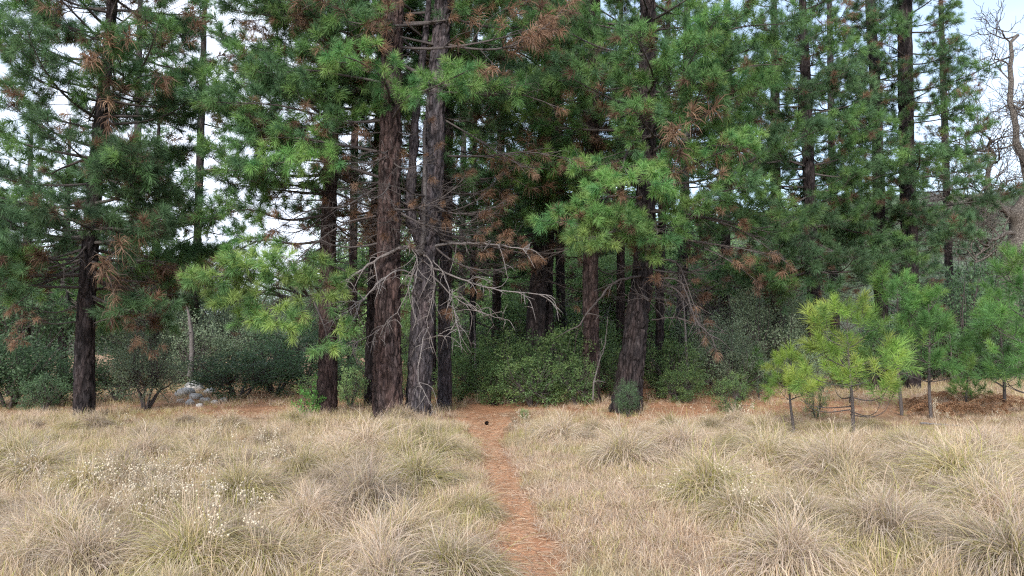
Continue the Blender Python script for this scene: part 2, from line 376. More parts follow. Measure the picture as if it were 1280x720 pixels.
def trunk_mesh(cl, rad, sides, dz, seed, amp, flare=0.35, top=True, tint=(1, 1, 1), lobes=4, ztop_detail=9.5):
    """cl: centre line control points (local), rad: radii at them. Furrowed bark plates are real relief."""
    cl = np.asarray(cl, float); z0, z1 = cl[0, 2], cl[-1, 2]
    zz = np.arange(z0, min(z1, ztop_detail), dz)
    if z1 > ztop_detail: zz = np.concatenate([zz, np.arange(ztop_detail, z1, 0.35)])
    zz = np.append(zz, z1)
    q = bez(cl, 200); cx = np.interp(zz, q[:, 2], q[:, 0]); cyy = np.interp(zz, q[:, 2], q[:, 1])
    r = np.interp(zz, cl[:, 2], rad)
    th = np.arange(sides) * 2 * math.pi / sides
    Z, T = np.meshgrid(zz, th, indexing='ij'); RR = r[:, None] * np.ones_like(T)
    fx, fy = np.cos(T), np.sin(T)
    s = 1.0 / 0.075
    w_ = 0.5 * (fbm(fx * 3 + seed, fy * 3, Z * 3, 2) - 0.5)
    a = vnoise((fx * RR + w_ * 0.12) * s + seed, (fy * RR + w_ * 0.1) * s, Z * s * 0.42 + w_ * 2)
    ridge = np.clip(np.abs(a - 0.5) * 5.0, 0, 1) ** 0.7
    fine = fbm(fx * RR * 45, fy * RR * 45 + seed, Z * 22, 2) - 0.5
    fl = flare * np.exp(-np.clip(Z - z0, 0, 9) / 0.28) * (0.75 + 0.5 * np.cos(T * lobes + seed)) 
    RR = RR * (1 + fl) + amp * (ridge - 0.75) + amp * 0.5 * fine + r[:, None] * 0.06 * (fbm(fx * 1.3 + seed, fy * 1.3, Z * 0.8, 2) - 0.5)
    V = np.stack([cx[:, None] + RR * fx, cyy[:, None] + RR * fy, Z], -1)
    t1 = fbm(fx * RR * 9 + seed, fy * RR * 9, Z * 2.2, 3)[..., None]
    t2 = fbm(fx * 2 + seed, fy * 2, Z * 0.7, 2)[..., None]
    C = (0.65 + 0.7 * t1) * np.array((1, 1, 1)) * (0.8 + 0.4 * t2) * np.array(tint)
    C = C * (0.42 + 0.78 * ridge[..., None]) * (1 + (t1 - 0.5) * np.array((0.35, 0.0, -0.2)))
    k = len(zz); i, j = np.meshgrid(np.arange(k - 1), np.arange(sides), indexing='ij'); j2 = (j + 1) % sides
    mb = MB(); mb.add(V.reshape(-1, 3), np.stack([i * sides + j, i * sides + j2, (i + 1) * sides + j2, (i + 1) * sides + j], -1).reshape(-1, 4), C.reshape(-1, 3))
    return mb, (lambda z: np.array((np.interp(z, q[:, 2], q[:, 0]), np.interp(z, q[:, 2], q[:, 1]), z)))

def pine(pts, d, H, label, prof, zlow, per_m, pal=('mid',), bark='bark_red', seed=1, dead=(0, 0, 0), brown=0.06, sides=40, dz=0.06, amp=0.035, flare=0.10, keep=None, group=None, name='pine_tree', cat='pine tree', tint=(1, 1, 1), pitch0=0.0):
    """pts: (u, v, width in px) along the trunk from the base up, at depth d"""
    rng = np.random.default_rng(seed)
    b = P(*pts[0][:2], d); gz = float(gh(b[0], d)); base = np.array((b[0], d, gz - 0.08))
    cl, rad = [], []
    for q, (u, v, wd) in enumerate(pts):
        p = P(u, v, d) - base
        if q == 0: p[2] = 0
        p[1] = 0.12 * math.sin(seed + p[2] * 0.7) * min(p[2] / 3, 1) * 0.5
        cl.append(p); rad.append(wd * d / F / 2)
    lean = (cl[-1][:2] - cl[-2][:2]) / max(cl[-1][2] - cl[-2][2], 0.1)
    zt = cl[-1][2]
    if H > zt + 0.5:
        for f in (0.5, 1.0):
            dzp = (H - zt) * f; cl.append(np.array((*(cl[len(pts) - 1][:2] + lean * dzp * 0.6), zt + dzp))); rad.append(rad[len(pts) - 1] * (1 - 0.92 * f) + 0.01)
    root = thing(name, label, cat, base, 0, group)
    mb, cfun = trunk_mesh(cl, rad, sides, dz, seed * 3.7, amp, flare, tint=tint)
    obj('trunk', mb.mesh('trunk', M[bark], True), root)
    z = zlow; az = rng.uniform(0, 6.28)
    while z < H - 0.3:
        t = (z - zlow) / (H - zlow)
        az += 2.4 + rng.normal(0, 0.5)
        L = prof(t) * rng.uniform(0.7, 1.15)
        if L > 0.25 and (keep is None or keep(z, az % (2 * math.pi))):
            kind = 'brown' if rng.random() < brown * (1 - t) * 1.0 else pal[rng.integers(0, len(pal))]
            add_bough(root, rng, kind, L, cfun(z), az, R(-6 + 38 * t) + pitch0 + rng.normal(0, 0.13))
        z += rng.exponential(1 / per_m) * 0.6 + 0.4 / per_m
        if z > 2.4 + 0.454 * d: z += 2.2 / per_m
    z0, z1, n = dead
    for q in range(n):
        zz = rng.uniform(z0, z1); az = rng.uniform(0, 6.28)
        add_bough(root, rng, 'bare', rng.uniform(0.7, 2.0), cfun(zz), az, R(rng.uniform(-22, 12)), 'dead_branch')
    return root, cfun, base, rng
def px_bough(root, pix, r0, seed, name='bough', **kw):
    """a bough through photograph pixels (u, v, depth)"""
    rg = np.random.default_rng(seed)
    pts = bez([P(*p) for p in pix], max(10, len(pix) * 4)) - np.array(root.location)
    o0 = pts[0].copy()
    wm, nm = bough_mesh(rg, pts - o0, r0, **kw)
    o = obj(name, wm, root, o0)
    if nm: obj('needles', nm, o, kind='stuff')
    return o

# ------------------------------------------------------------------ the pines at the meadow edge
def cone(a, b, p=0.8): return lambda t: a * (1 - t) ** p + b * (1 - t) * t
TR = {}
TR['left'] = pine([(106, 517, 24), (107, 430, 22), (113, 330, 19), (120, 200, 17), (130, 90, 14), (140, 0, 12)], 15.0, 13.5,
     'full crowned pine standing alone at the meadow edge, thick green needles with brown lower sprays', cone(2.7, 1.4), 2.5, 13, ('mid', 'blue', 'mid'), 'bark_dark', 3, (2.2, 4.5, 12), 0.16)
TR['mid_left'] = pine([(408, 512, 26), (410, 440, 22), (409, 330, 20), (413, 200, 17), (416, 60, 15)], 15.6, 15,
     'slim reddish pine trunk leaning slightly, beside the thick paired trunks', cone(2.5, 1.2), 4.6, 9, ('mid', 'mid', 'bright'), 'bark_red', 5, (3.2, 5.5, 22), 0.2,
     keep=lambda z, a: not (z < 6.0 and math.cos(a) > 0.3))
TR['main'] = pine([(486, 520, 38), (485, 500, 36), (484, 430, 33), (486, 330, 29), (488, 200, 27), (491, 0, 25)], 14.5, 17,
     'thickest straight pine with red brown plated bark, left one of the paired trunks', cone(3.0, 1.0), 6.6, 9, ('mid', 'bright'), 'bark_red', 8, (3.4, 6.6, 26), 0.15,
     sides=72, dz=0.035, amp=0.05, keep=lambda z, a: math.sin(a) > -0.5 or z > 8.8)
TR['fork'] = pine([(521, 516, 31), (526, 440, 29), (530, 360, 28), (535, 310, 28), (541, 230, 26), (546, 120, 24), (554, 0, 21)], 14.9, 16,
     'grey barked pine forking at head height, draped with pale dead branches', cone(2.6, 1.0), 6.8, 8, ('mid', 'bright'), 'bark_grey', 13, (3.6, 6.6, 14), 0.1,
     sides=64, dz=0.04, amp=0.045, keep=lambda z, a: math.sin(a) > -0.5 or z > 8.8)
TR['behind_fork'] = pine([(556, 492, 17), (556, 400, 16), (557, 300, 16), (560, 150, 14)], 17.2, 14,
     'narrow straight grey trunk directly behind the forked pine', cone(2.2, 1.0), 5.0, 7, ('blue', 'mid'), 'bark_grey', 17, (2.6, 5.2, 18), 0.15, sides=32)
TR['slim_dark'] = pine([(463, 500, 16), (464, 420, 14), (468, 300, 12), (474, 150, 10)], 18.0, 12.5,
     'thin dark trunk half hidden behind the thickest pine', cone(2.0, 1.0), 4.6, 7, ('mid', 'blue'), 'bark_dark', 19, (2.4, 4.6, 12), 0.15, sides=28)
TR['shrub_pair'] = pine([(668, 488, 26), (670, 400, 24), (677, 300, 20), (683, 100, 16)], 20.5, 15,
     'dark pine trunk rising out of the leafy shrubs beside the trail', cone(2.4, 1.0), 4.6, 6.5, ('mid', 'blue'), 'bark_dark', 23, (3.0, 5.0, 16), 0.14, sides=32)
TR['shrub_mate'] = pine([(684, 488, 20), (683, 400, 18), (684, 330, 15), (694, 150, 12)], 21.2, 13.5,
     'slimmer dark trunk touching the pine that rises out of the leafy shrubs', cone(2.2, 1.2), 4.8, 6, ('blue', 'mid'), 'bark_dark', 24, (3.0, 5.0, 6), 0.14, sides=28)
TR['right_slim'] = pine([(738, 504, 24), (739, 420, 20), (738, 330, 19), (740, 200, 17), (743, 0, 14)], 18.0, 16,
     'straight reddish trunk between the leafy shrubs and the leaning black barked pine', cone(2.4, 1.0), 4.8, 6.5, ('mid', 'mid', 'bright'), 'bark_red', 29, (3.2, 5.5, 12), 0.08, sides=40)
TR['right_big'] = pine([(781, 507, 40), (786, 480, 33), (796, 400, 28), (805, 330, 25), (808, 200, 22), (810, 0, 19)], 16.0, 16,
     'leaning pine with deeply furrowed blackish bark and a swollen curved base', cone(2.8, 1.0), 4.6, 7, ('mid', 'bright', 'mid'), 'bark_dark', 31, (2.6, 5.0, 12), 0.05,
     sides=72, dz=0.035, amp=0.06, keep=lambda z, a: not (z < 5.2 and math.sin(a) < 0))
TR['right_twin'] = pine([(826, 480, 12), (825, 420, 11), (826, 330, 10), (832, 150, 9)], 20.0, 13,
     'thin black trunk close behind the leaning black barked pine', cone(2.2, 1.0), 4.6, 5, ('mid', 'blue'), 'bark_dark', 37, (2.6, 4.6, 10), 0.05, sides=28)
TR['right_back'] = pine([(1020, 490, 17), (1018, 400, 16), (1014, 280, 15), (1006, 100, 13)], 22.5, 15,
     'straight dark pine trunk behind the yellow green sapling with grey green shrubs at its foot', cone(2.8, 1.2), 3.4, 9, ('mid', 'blue'), 'bark_dark', 41, (2.6, 4.6, 10), 0.05, sides=28)
TR['tall_slim'] = pine([(1104, 470, 17), (1101, 330, 15), (1096, 180, 13), (1089, 0, 12)], 24.5, 19,
     'tall slim pine rising beside a slightly thicker twin, behind the saplings', cone(1.9, 0.8), 4.8, 6, ('blue', 'mid'), 'bark_dark', 43, (3.0, 5.5, 10), 0.03, sides=32)
TR['tall_thick'] = pine([(1138, 470, 22), (1137, 330, 19), (1134, 180, 18), (1130, 0, 17)], 24.0, 20,
     'tall dark pine, thicker of the twins behind the saplings', cone(2.8, 1.0), 4.4, 6, ('blue', 'mid'), 'bark_dark', 47, (3.0, 5.5, 10), 0.05, sides=32)

# hand-laid boughs of those pines
r_main, r_fork, r_big, r_ml, r_left = [TR[k][0] for k in ('main', 'fork', 'right_big', 'mid_left', 'left')]
KW = dict(brown=0.05, nn=92, t0=0.22, step=0.15)
for q, (root, pix, pal) in enumerate([
    (r_main, [(486, 62, 14.5), (430, 40, 14.3), (350, 22, 14.0), (290, 12, 13.8)], 'mid'),
    (r_main, [(486, 105, 14.5), (440, 96, 14.2), (370, 88, 13.9), (300, 110, 13.6)], 'mid'),
    (r_main, [(484, 150, 14.5), (430, 152, 14.0), (350, 132, 13.5), (265, 128, 13.2)], 'mid'),
    (r_main, [(484, 192, 14.5), (430, 182, 14.0), (360, 172, 13.7), (300, 178, 13.4)], 'mid'),
    (r_main, [(484, 225, 14.5), (430, 208, 14.0), (380, 200, 13.6), (330, 208, 13.2)], 'bright'),
    (r_main, [(490, 150, 14.4), (510, 122, 13.7), (540, 110, 13.1), (585, 88, 12.6)], 'bright'),
    (r_main, [(488, 130, 14.4), (480, 100, 13.6), (450, 78, 13.0), (425, 70, 12.6)], 'bright'),
    (r_ml, [(410, 240, 15.6), (370, 232, 15.2), (310, 225, 14.8), (255, 190, 14.4)], 'mid'),
    (r_ml, [(410, 205, 15.6), (360, 172, 15.2), (300, 150, 14.8), (250, 92, 14.6)], 'mid'),
    (r_ml, [(410, 268, 15.6), (360, 275, 15.2), (310, 262, 14.8), (262, 275, 14.5)], 'mid'),
    (r_ml, [(410, 150, 15.6), (370, 120, 15.2), (320, 98, 14.8), (275, 40, 14.4)], 'mid'),
    (r_ml, [(410, 300, 15.6), (370, 305, 15.3), (330, 300, 15.0), (285, 318, 14.7)], 'bright'),
    (r_big, [(806, 305, 16.0), (775, 290, 15.0), (735, 283, 14.2), (690, 272, 13.5)], 'bright'),
    (r_big, [(808, 300, 16.0), (790, 292, 14.9), (765, 290, 14.0), (735, 305, 13.3)], 'lime'),
    (r_big, [(808, 290, 16.0), (815, 280, 15.0), (822, 290, 14.4), (815, 300, 13.8)], 'bright'),
    (r_big, [(808, 240, 16.0), (850, 215, 15.2), (890, 195, 14.6), (935, 178, 14.2)], 'bright'),
    (r_big, [(808, 265, 16.0), (850, 262, 15.2), (900, 240, 14.6), (950, 232, 14.2)], 'mid'),
    (r_big, [(808, 195, 16.0), (850, 165, 15.4), (900, 130, 14.8), (955, 108, 14.4)], 'bright'),
    (r_big, [(808, 150, 16.0), (780, 200, 15.0), (790, 225, 14.2), (765, 232, 13.6)], 'bright'),
    (r_big, [(808, 120, 16.0), (860, 110, 15.4), (920, 85, 14.8), (985, 80, 14.4)], 'mid'),
    (r_big, [(808, 80, 16.0), (860, 60, 15.4), (920, 35, 14.8), (990, 30, 14.4)], 'mid'),
    (r_big, [(808, 280, 16.0), (880, 272, 15.6), (950, 285, 15.2), (1010, 270, 15.0)], 'mid'),
    (r_big, [(808, 230, 16.0), (880, 225, 15.8), (960, 190, 15.6), (1030, 160, 15.4)], 'mid'),
  ]):
    px_bough(root, pix, 0.034, 100 + q, pal=pal, **KW)
# needleless, drooping boughs of the black barked pine and of the paired trunks
for q, (root, pix, r0) in enumerate([
    (r_big, [(815, 285, 16), (860, 300, 15.6), (910, 308, 15.2), (965, 318, 14.9)], 0.034),
    (r_big, [(815, 262, 16), (870, 270, 15.6), (930, 290, 15.2), (985, 330, 14.9)], 0.030),
    (r_big, [(815, 325, 16), (845, 328, 15.7), (860, 360, 15.5), (880, 420, 15.3)], 0.028),
    (r_big, [(815, 355, 16), (845, 362, 15.6), (868, 395, 15.4), (895, 440, 15.2)], 0.022),
    (r_main, [(470, 235, 14.5), (430, 258, 14.3), (390, 262, 14.1), (340, 290, 13.9)], 0.026),
    (r_main, [(470, 270, 14.5), (430, 280, 14.3), (385, 312, 14.1), (350, 350, 13.9)], 0.022),
    (r_fork, [(560, 115, 14.9), (600, 118, 14.6), (650, 118, 14.4), (700, 135, 14.2)], 0.026),
    (r_fork, [(560, 195, 14.9), (610, 195, 14.6), (660, 190, 14.4), (720, 200, 14.2)], 0.026),
    (r_fork, [(556, 150, 14.9), (590, 170, 14.6), (625, 192, 14.4), (665, 215, 14.2)], 0.02),
    (r_left, [(118, 330, 15), (165, 335, 14.8), (195, 360, 14.7), (192, 400, 14.6)], 0.024),
    (r_left, [(105, 345, 15), (70, 348, 14.8), (40, 365, 14.7), (15, 385, 14.6)], 0.022),
  ]):
    px_bough(root, pix, r0, 200 + q, 'dead_branch', pal='brown', brown=1.0, tuft_p=0.04, up=-0.15, t0=0.2, twl=0.4, step=0.11)
# brown dead sprays
for q, (root, pix) in enumerate([
    (r_left, [(115, 405, 15), (150, 395, 14.7), (175, 405, 14.5), (180, 432, 14.4)]),
    (r_left, [(110, 345, 15), (70, 345, 14.6), (40, 335, 14.3), (5, 325, 14.1)]),
    (r_left, [(108, 400, 15), (70, 405, 14.7), (45, 402, 14.5), (20, 425, 14.3)]),
    (r_left, [(115, 320, 15), (180, 325, 15), (225, 345, 14.9), (265, 330, 14.8)]),
    (r_left, [(118, 230, 15), (140, 215, 14.2), (170, 220, 13.8)]),
    (r_main, [(484, 165, 14.5), (430, 168, 14.2), (385, 160, 13.9), (330, 150, 13.7)]),
    (r_main, [(484, 30, 14.5), (430, 12, 14.3), (370, 22, 14.1), (320, 25, 13.9)]),
    (r_main, [(486, 60, 14.2), (492, 40, 14.0), (490, 10, 13.9)]),
    (r_main, [(470, 205, 14.4), (440, 203, 14.0), (415, 205, 13.8)]),
    (r_fork, [(560, 305, 14.9), (600, 306, 14.5), (630, 312, 14.3), (665, 318, 14.1)]),
    (r_big, [(880, 310, 15.4), (910, 325, 15.2), (945, 350, 15)]),
    (r_ml, [(405, 250, 15.6), (375, 250, 15.2), (345, 246, 15.0)]),
    (r_ml, [(408, 320, 15.6), (380, 325, 15.2), (350, 340, 15.0)]),
  ]):
    px_bough(root, pix, 0.016, 300 + q, pal='brown', brown=1.0, tuft_p=0.8, up=-0.2, t0=0.35, twl=0.35, nn=44, nlen=0.14)
# forked pine: second stem, grey snag stem, pale dead limbs with one live end
def limb(root, pix, r0, r1, seed, name='dead_limb', mat='dead', twigs=0, tl=(0.3, 0.7), tint=(1, 1, 1), down=0.5):
    rg = np.random.default_rng(seed); pts = bez([P(*p) for p in pix], len(pix) * 5)
    pts = pts + rg.normal(0, 0.008, pts.shape); o0 = pts[0].copy(); q = pts - o0
    kk = 0.62 if mat == 'dead' and name == 'dead_limb' else 1; r0, r1 = r0 * kk, r1 * kk
    mb = MB(); mb.tube(q, np.linspace(r0, r1, len(q)) * (1 + rg.normal(0, 0.08, len(q))), 8, tint)
    for a in range(twigs):
        i = rg.integers(len(q) // 4, len(q)); p = q[i]; tg = unit(q[min(i + 1, len(q) - 1)] - q[i - 1])
        l = rg.uniform(*tl); d = unit(tg * 0.7 + rg.normal(0, 0.6, 3) + np.array((0, -0.1, -0.2))); e = unit(d * 0.6 + rg.normal(0, 0.4, 3) + np.array((0, 0, -down)))
        t = bez([p, p + d * l * 0.4, p + d * l * 0.4 + e * l * 0.6], 7); mb.tube(t, np.linspace(max(r1 * 1.3, 0.009), 0.004, 7), 5, tint)
        for b in range(rg.integers(0, 3)):
            j = rg.integers(2, 6); dd = unit(rg.normal(0, 0.6, 3) + np.array((0, 0, -down * 0.6)))
            mb.tube(np.array([t[j], t[j] + dd * l * 0.2, t[j] + dd * l * 0.4 + np.array((0, 0, -0.04))]), (0.006, 0.005, 0.003), 4, tint)
    return obj(name, mb.mesh(name, M[mat], True), root, o0 - np.array(root.location))
limb(r_fork, [(533, 312, 14.9), (520, 288, 14.8), (512, 262, 14.8), (516, 200, 14.8), (521, 130, 14.8), (532, 40, 14.8), (538, -20, 14.8)], 0.14, 0.05, 1, 'stem', 'bark_grey')
limb(r_fork, [(527, 320, 14.75), (530, 280, 14.7), (531, 220, 14.7), (531, 150, 14.7)], 0.055, 0.03, 2, 'snag_stem', 'dead', tint=(0.6, 0.6, 0.62))
lm = [
 ([(528, 318, 14.7), (505, 308, 14.3), (470, 326, 14.0), (430, 352, 13.7), (390, 368, 13.5), (352, 372, 13.3)], 0.055, 0.02, 14),
 ([(528, 350, 14.7), (500, 338, 14.2), (475, 352, 14.0), (450, 378, 13.8), (420, 400, 13.7)], 0.032, 0.01, 9),
 ([(532, 316, 14.6), (512, 302, 14.1), (522, 330, 14.0), (516, 365, 14.0), (518, 398, 14.0)], 0.024, 0.009, 6),
 ([(530, 318, 14.5), (540, 330, 14.2), (543, 360, 14.1), (534, 400, 14.0), (538, 425, 14.0)], 0.024, 0.010, 7),
 ([(538, 308, 14.8), (580, 304, 14.5), (620, 306, 14.3), (665, 312, 14.1)], 0.045, 0.018, 5),
 ([(540, 335, 14.7), (580, 350, 14.4), (620, 362, 14.2), (690, 370, 14.0)], 0.034, 0.012, 9),
 ([(540, 345, 14.7), (565, 368, 14.4), (590, 385, 14.2), (628, 400, 14.0)], 0.024, 0.009, 8),
 ([(535, 410, 14.6), (528, 430, 14.3), (522, 470, 14.2), (530, 490, 14.1), (540, 508, 14.1)], 0.022, 0.010, 4),
 ([(530, 425, 14.6), (545, 420, 14.3), (560, 412, 14.2)], 0.018, 0.008, 2),
 ([(528, 325, 14.7), (515, 345, 14.2), (500, 385, 14.0), (470, 415, 13.9), (430, 435, 13.8)], 0.020, 0.008, 10),
 ([(540, 325, 14.7), (556, 345, 14.3), (566, 380, 14.2), (572, 410, 14.1)], 0.020, 0.008, 8),
]
for q, (pix, r0, r1, tw) in enumerate(lm): limb(r_fork, pix, r0, r1, 20 + q, twigs=int(tw * 2), tl=(0.2, 0.75), tint=(1.15, 1.15, 1.15) if q % 3 else (1, 0.97, 0.95))
for q, pix in enumerate([
    [(360, 372, 13.3), (330, 366, 13.1), (300, 362, 12.9), (262, 358, 12.8)],
    [(375, 370, 13.4), (350, 350, 13.0), (330, 340, 12.7), (300, 338, 12.5)],
    [(385, 370, 13.4), (375, 350, 13.0), (380, 342, 12.7), (392, 350, 12.4)],
    [(360, 372, 13.3), (335, 385, 13.0), (320, 395, 12.8), (330, 402, 12.6)],
    [(390, 372, 13.4), (400, 395, 13.1), (405, 408, 12.9), (410, 425, 12.8)],
    [(380, 370, 13.4), (345, 360, 12.9), (315, 372, 12.6), (285, 378, 12.4)], [(370, 372, 13.4), (350, 385, 13.0), (345, 398, 12.7), (352, 408, 12.4)],
    [(385, 370, 13.4), (360, 345, 13.0), (345, 335, 12.8), (330, 332, 12.6)], [(350, 368, 13.2), (310, 350, 12.8), (280, 345, 12.5), (252, 350, 12.3)], [(400, 366, 13.5), (395, 360, 13.0), (402, 362, 12.6), (398, 372, 12.3)]]):
    px_bough(r_fork, pix, 0.022, 400 + q, pal='lime', brown=0.04, t0=0.25, twl=0.55, step=0.12, nn=90, nlen=0.175)
limb(r_big, [(800, 345, 15.8), (770, 352, 15.4), (745, 378, 15.2), (722, 408, 15.0)], 0.03, 0.012, 50, 'dead_branch', 'twig', 10)
limb(r_big, [(812, 350, 15.8), (850, 352, 15.4), (870, 400, 15.2), (890, 420, 15.0)], 0.022, 0.008, 51, 'dead_branch', 'twig', 12)
limb(r_big, [(815, 400, 15.8), (850, 398, 15.4), (890, 415, 15.2)], 0.014, 0.006, 52, 'dead_branch', 'twig', 8)

LMK = [(-60, 15, 'the full crowned pine'), (106, 15, 'the full crowned pine'), (245, 18.5, 'the heap of pale stones'), (408, 15.6, 'the slim leaning reddish trunk'), (486, 14.5, 'the thickest pine'), (526, 14.9, 'the forked pine'), (600, 15, 'the end of the trail'), (672, 20.5, 'the pine rising from the shrubs'),
       (738, 18, 'the straight reddish trunk'), (795, 16, 'the leaning black barked pine'), (905, 16, 'the low round bush'), (1018, 13, 'the small thin sapling'), (1070, 12.4, 'the largest sapling'), (1130, 24, 'the tall twin pines'), (1200, 16, 'the brown bracken'), (1262, 30, 'the bare oak')]
def beside(u, d):
    l = min(LMK, key=lambda m: abs(m[0] - u)); return ('behind ' if d > l[1] + 1 else 'in front of ' if d < l[1] - 1 else 'beside ') + l[2]
# ------------------------------------------------------------------ pines deeper in the wood
W = [ # u, v base row, width, top shift, depth, zlow, boughs/m, length
 (240, 470, 12, 14, 26, 3.6, 5, 1.9, 'thin leaning trunk seen in the gap beside the full crowned pine'),
 (30, 470, 14, 6, 24, 2.6, 9, 2.2, None, 9.0), (78, 470, 12, 6, 23, 2.8, 9, 2.0, None, 8.6), (192, 470, 12, 6, 25, 3.0, 8, 2.0, None, 10.5),
 (-40, 475, 16, 6, 21, 2.6, 6, 2.2, None, 6.0), (168, 465, 12, 6, 31, 4.2, 5, 2.2, None),
 (590, 478, 9, 4, 23, 3.2, 6, 2.0, 'slender pale flecked trunk standing beyond the start of the trail'),
 (618, 466, 13, 10, 27, 5.0, 7, 2.4, None), (576, 462, 10, 4, 32, 6.5, 4, 2.2, None),
 (702, 466, 13, -4, 26, 5.0, 7, 2.4, None), (775, 470, 12, 2, 24, 4.8, 6.5, 2.4, 'thin dark trunk standing in the gap between the reddish trunk and the black barked pine'),
 (850, 464, 15, 8, 27, 4.6, 7, 2.6, None),
 (905, 462, 14, 4, 29, 3.4, 6.5, 2.6, None), (972, 466, 16, -4, 25, 4.2, 6, 2.5, 'rusty brown trunk broken by foliage near the dark trunk behind the saplings'),
 (1045, 462, 12, -6, 29, 4.6, 5, 2.2, None),
 (1190, 462, 11, -10, 31, 2.6, 4.5, 1.8, None),
 (440, 465, 12, 4, 27, 3.8, 5, 2.3, None), (540, 468, 11, 0, 25, 3.8, 5.5, 2.2, None),
]
for q, (u, v, wd, sh, d, zl, pm, ln, lab, *hh) in enumerate(W):
    pine([(u, v, wd), (u + sh * 0.4, 330, wd * 0.85)] + ([] if hh else [(u + sh, 100, wd * 0.7)]), d, hh[0] if hh else 0.454 * d + 4 + (q * 37 % 10) * 0.5, lab or 'slender %s pine deeper in the wood, ' % ('blackish', 'reddish', 'greyish')[q % 3] + beside(u, d),
         cone(ln, 1.0), zl, pm * 0.6, (('far_mid', 'far_blue'), ('far_blue', 'far_mid', 'far_mid'))[q % 2], ('bark_dark', 'bark_red', 'bark_grey')[q % 3], 60 + q, (2.0, zl + 0.5, 5), 0.07, sides=16, dz=0.12, amp=0.02,
         group=None if lab else 'pines deeper in the wood')

# ------------------------------------------------------------------ broadleaf shrubs
LEAFC = {'holly': [(0.115, 0.185, 0.065), (0.09, 0.155, 0.06), (0.15, 0.22, 0.08), (0.075, 0.13, 0.055)],
         'dark': [(0.07, 0.12, 0.06), (0.085, 0.145, 0.07), (0.06, 0.10, 0.055)],
         'grey': [(0.16, 0.21, 0.13), (0.19, 0.24, 0.155), (0.13, 0.18, 0.11)],
         'light': [(0.19, 0.29, 0.12), (0.23, 0.33, 0.13), (0.15, 0.25, 0.10)],
         'fresh': [(0.10, 0.24, 0.06), (0.13, 0.28, 0.07)]}
def shrub_meshes(rng, pal, ncl=170, nl=34, lsz=0.05, shape=(1, 1, 1.1), open_=0.5):
    """unit shrub: about 1 m radius, 2 m tall; stems and leaves"""
    st, lf = MB(), MB(); C = np.array(LEAFC[pal]) * 1.35
    cen = []; sd = rng.uniform(0, 50)
    while len(cen) < ncl:
        v = unit(rng.normal(size=3)); r = rng.uniform(0.3, 1.0) ** 0.6 * (rng.uniform(1.05, 1.35) if rng.random() < 0.16 else 1)
        lump = 0.52 + 0.85 * float(vnoise(v[0] * 2.4 + 7 + len(cen) * 0, v[1] * 2.4 + sd, v[2] * 2.4 + ncl))
        p = v * r * lump * np.array(shape); p[2] = p[2] * 0.9 + 0.95
        if p[2] > 0.05: cen.append(p + rng.normal(0, 0.05, 3))
    cen = np.array(cen)
    n0 = 7; a0 = rng.uniform(0, 6.28, n0)
    fork = [np.array((0.28 * math.cos(a), 0.28 * math.sin(a), rng.uniform(0.35, 0.6))) for a in a0]
    for f in fork: st.tube(bez([(f[0] * 0.2, f[1] * 0.2, -0.05), f * 0.55 + rng.normal(0, 0.04, 3), f], 6), np.linspace(0.035, 0.02, 6), 6)
    for c in cen[::2]:
        f = min(fork, key=lambda g: np.linalg.norm(g - c)); m = (f + c) / 2 + rng.normal(0, 0.06, 3)
        st.tube(bez([f, m, c], 6), np.linspace(0.014, 0.004, 6), 4)
    k = ncl * nl
    cc = np.repeat(cen, nl, 0); off = unit(rng.normal(size=(k, 3))) * (rng.random((k, 1)) ** 0.5) * 0.19
    p = cc + off; nrm = unit(off + rng.normal(0, 0.5, (k, 3)) + np.array((0, 0, 0.6)) * 0.25)
    ax = unit(np.cross(nrm, rng.normal(size=(k, 3)))); sd = np.cross(nrm, ax)
    s = lsz * rng.uniform(0.6, 1.25, (k, 1))
    V = np.stack([p - ax * s * 0.6, p + sd * s * 0.32 - nrm * s * 0.08, p + ax * s * 0.6, p - sd * s * 0.32 - nrm * s * 0.08], 1).reshape(-1, 3)
    ccol = np.repeat(C[rng.integers(0, len(C), ncl)], nl, 0) * rng.uniform(0.7, 1.35, (k, 1))
    o = np.arange(k)[:, None] * 4
    lf.add(V, o + np.array([[0, 1, 2, 3]]), np.repeat(ccol, 4, 0))
    return st.mesh('stem', M['twig']), lf.mesh('foliage', M['leaf'])
rng = np.random.default_rng(21)
SHR = {k: [shrub_meshes(rng, k, *a) for _ in range(2)] for k, a in {'holly': (170, 36, 0.055), 'dark': (170, 36, 0.05), 'grey': (190, 36, 0.042), 'light': (120, 30, 0.055)}.items()}
SHR['fresh'] = [shrub_meshes(rng, 'fresh', 60, 16, 0.12)]
def shrub(kind, u, vtop, d, wpx, label, group=None, name='shrub', cat='shrub', vb=None):
    p = P(u, 423, d); x = p[0]; z = float(gh(x, d)); top = P(u, vtop, d)[2]; h = top - z; rx = wpx * d / F / 2
    st, lf = SHR[kind][rng.integers(0, len(SHR[kind]))]
    o = thing(name, label, cat, (x, d, z), rng.uniform(0, 6.28), group); o.scale = (rx, rx * rng.uniform(0.85, 1.1), h / 1.95)
    obj('stem', st, o); obj('foliage', lf, o, kind='stuff')
    return o
G1, G2, G3, G4 = 'dark evergreen shrubs in the shade of the wood', 'grey green shrubs along the wood edge', 'leafy shrubs beside the trail', 'loose light green shrubs between trunks'
L1, L2, L3, L4 = 'dark evergreen shrub massed in the shade under the pines', 'dense grey green shrub filling the edge of the wood', 'leafy mid green shrub among trunks beside the trail', 'loose light green bush showing between the trunks'
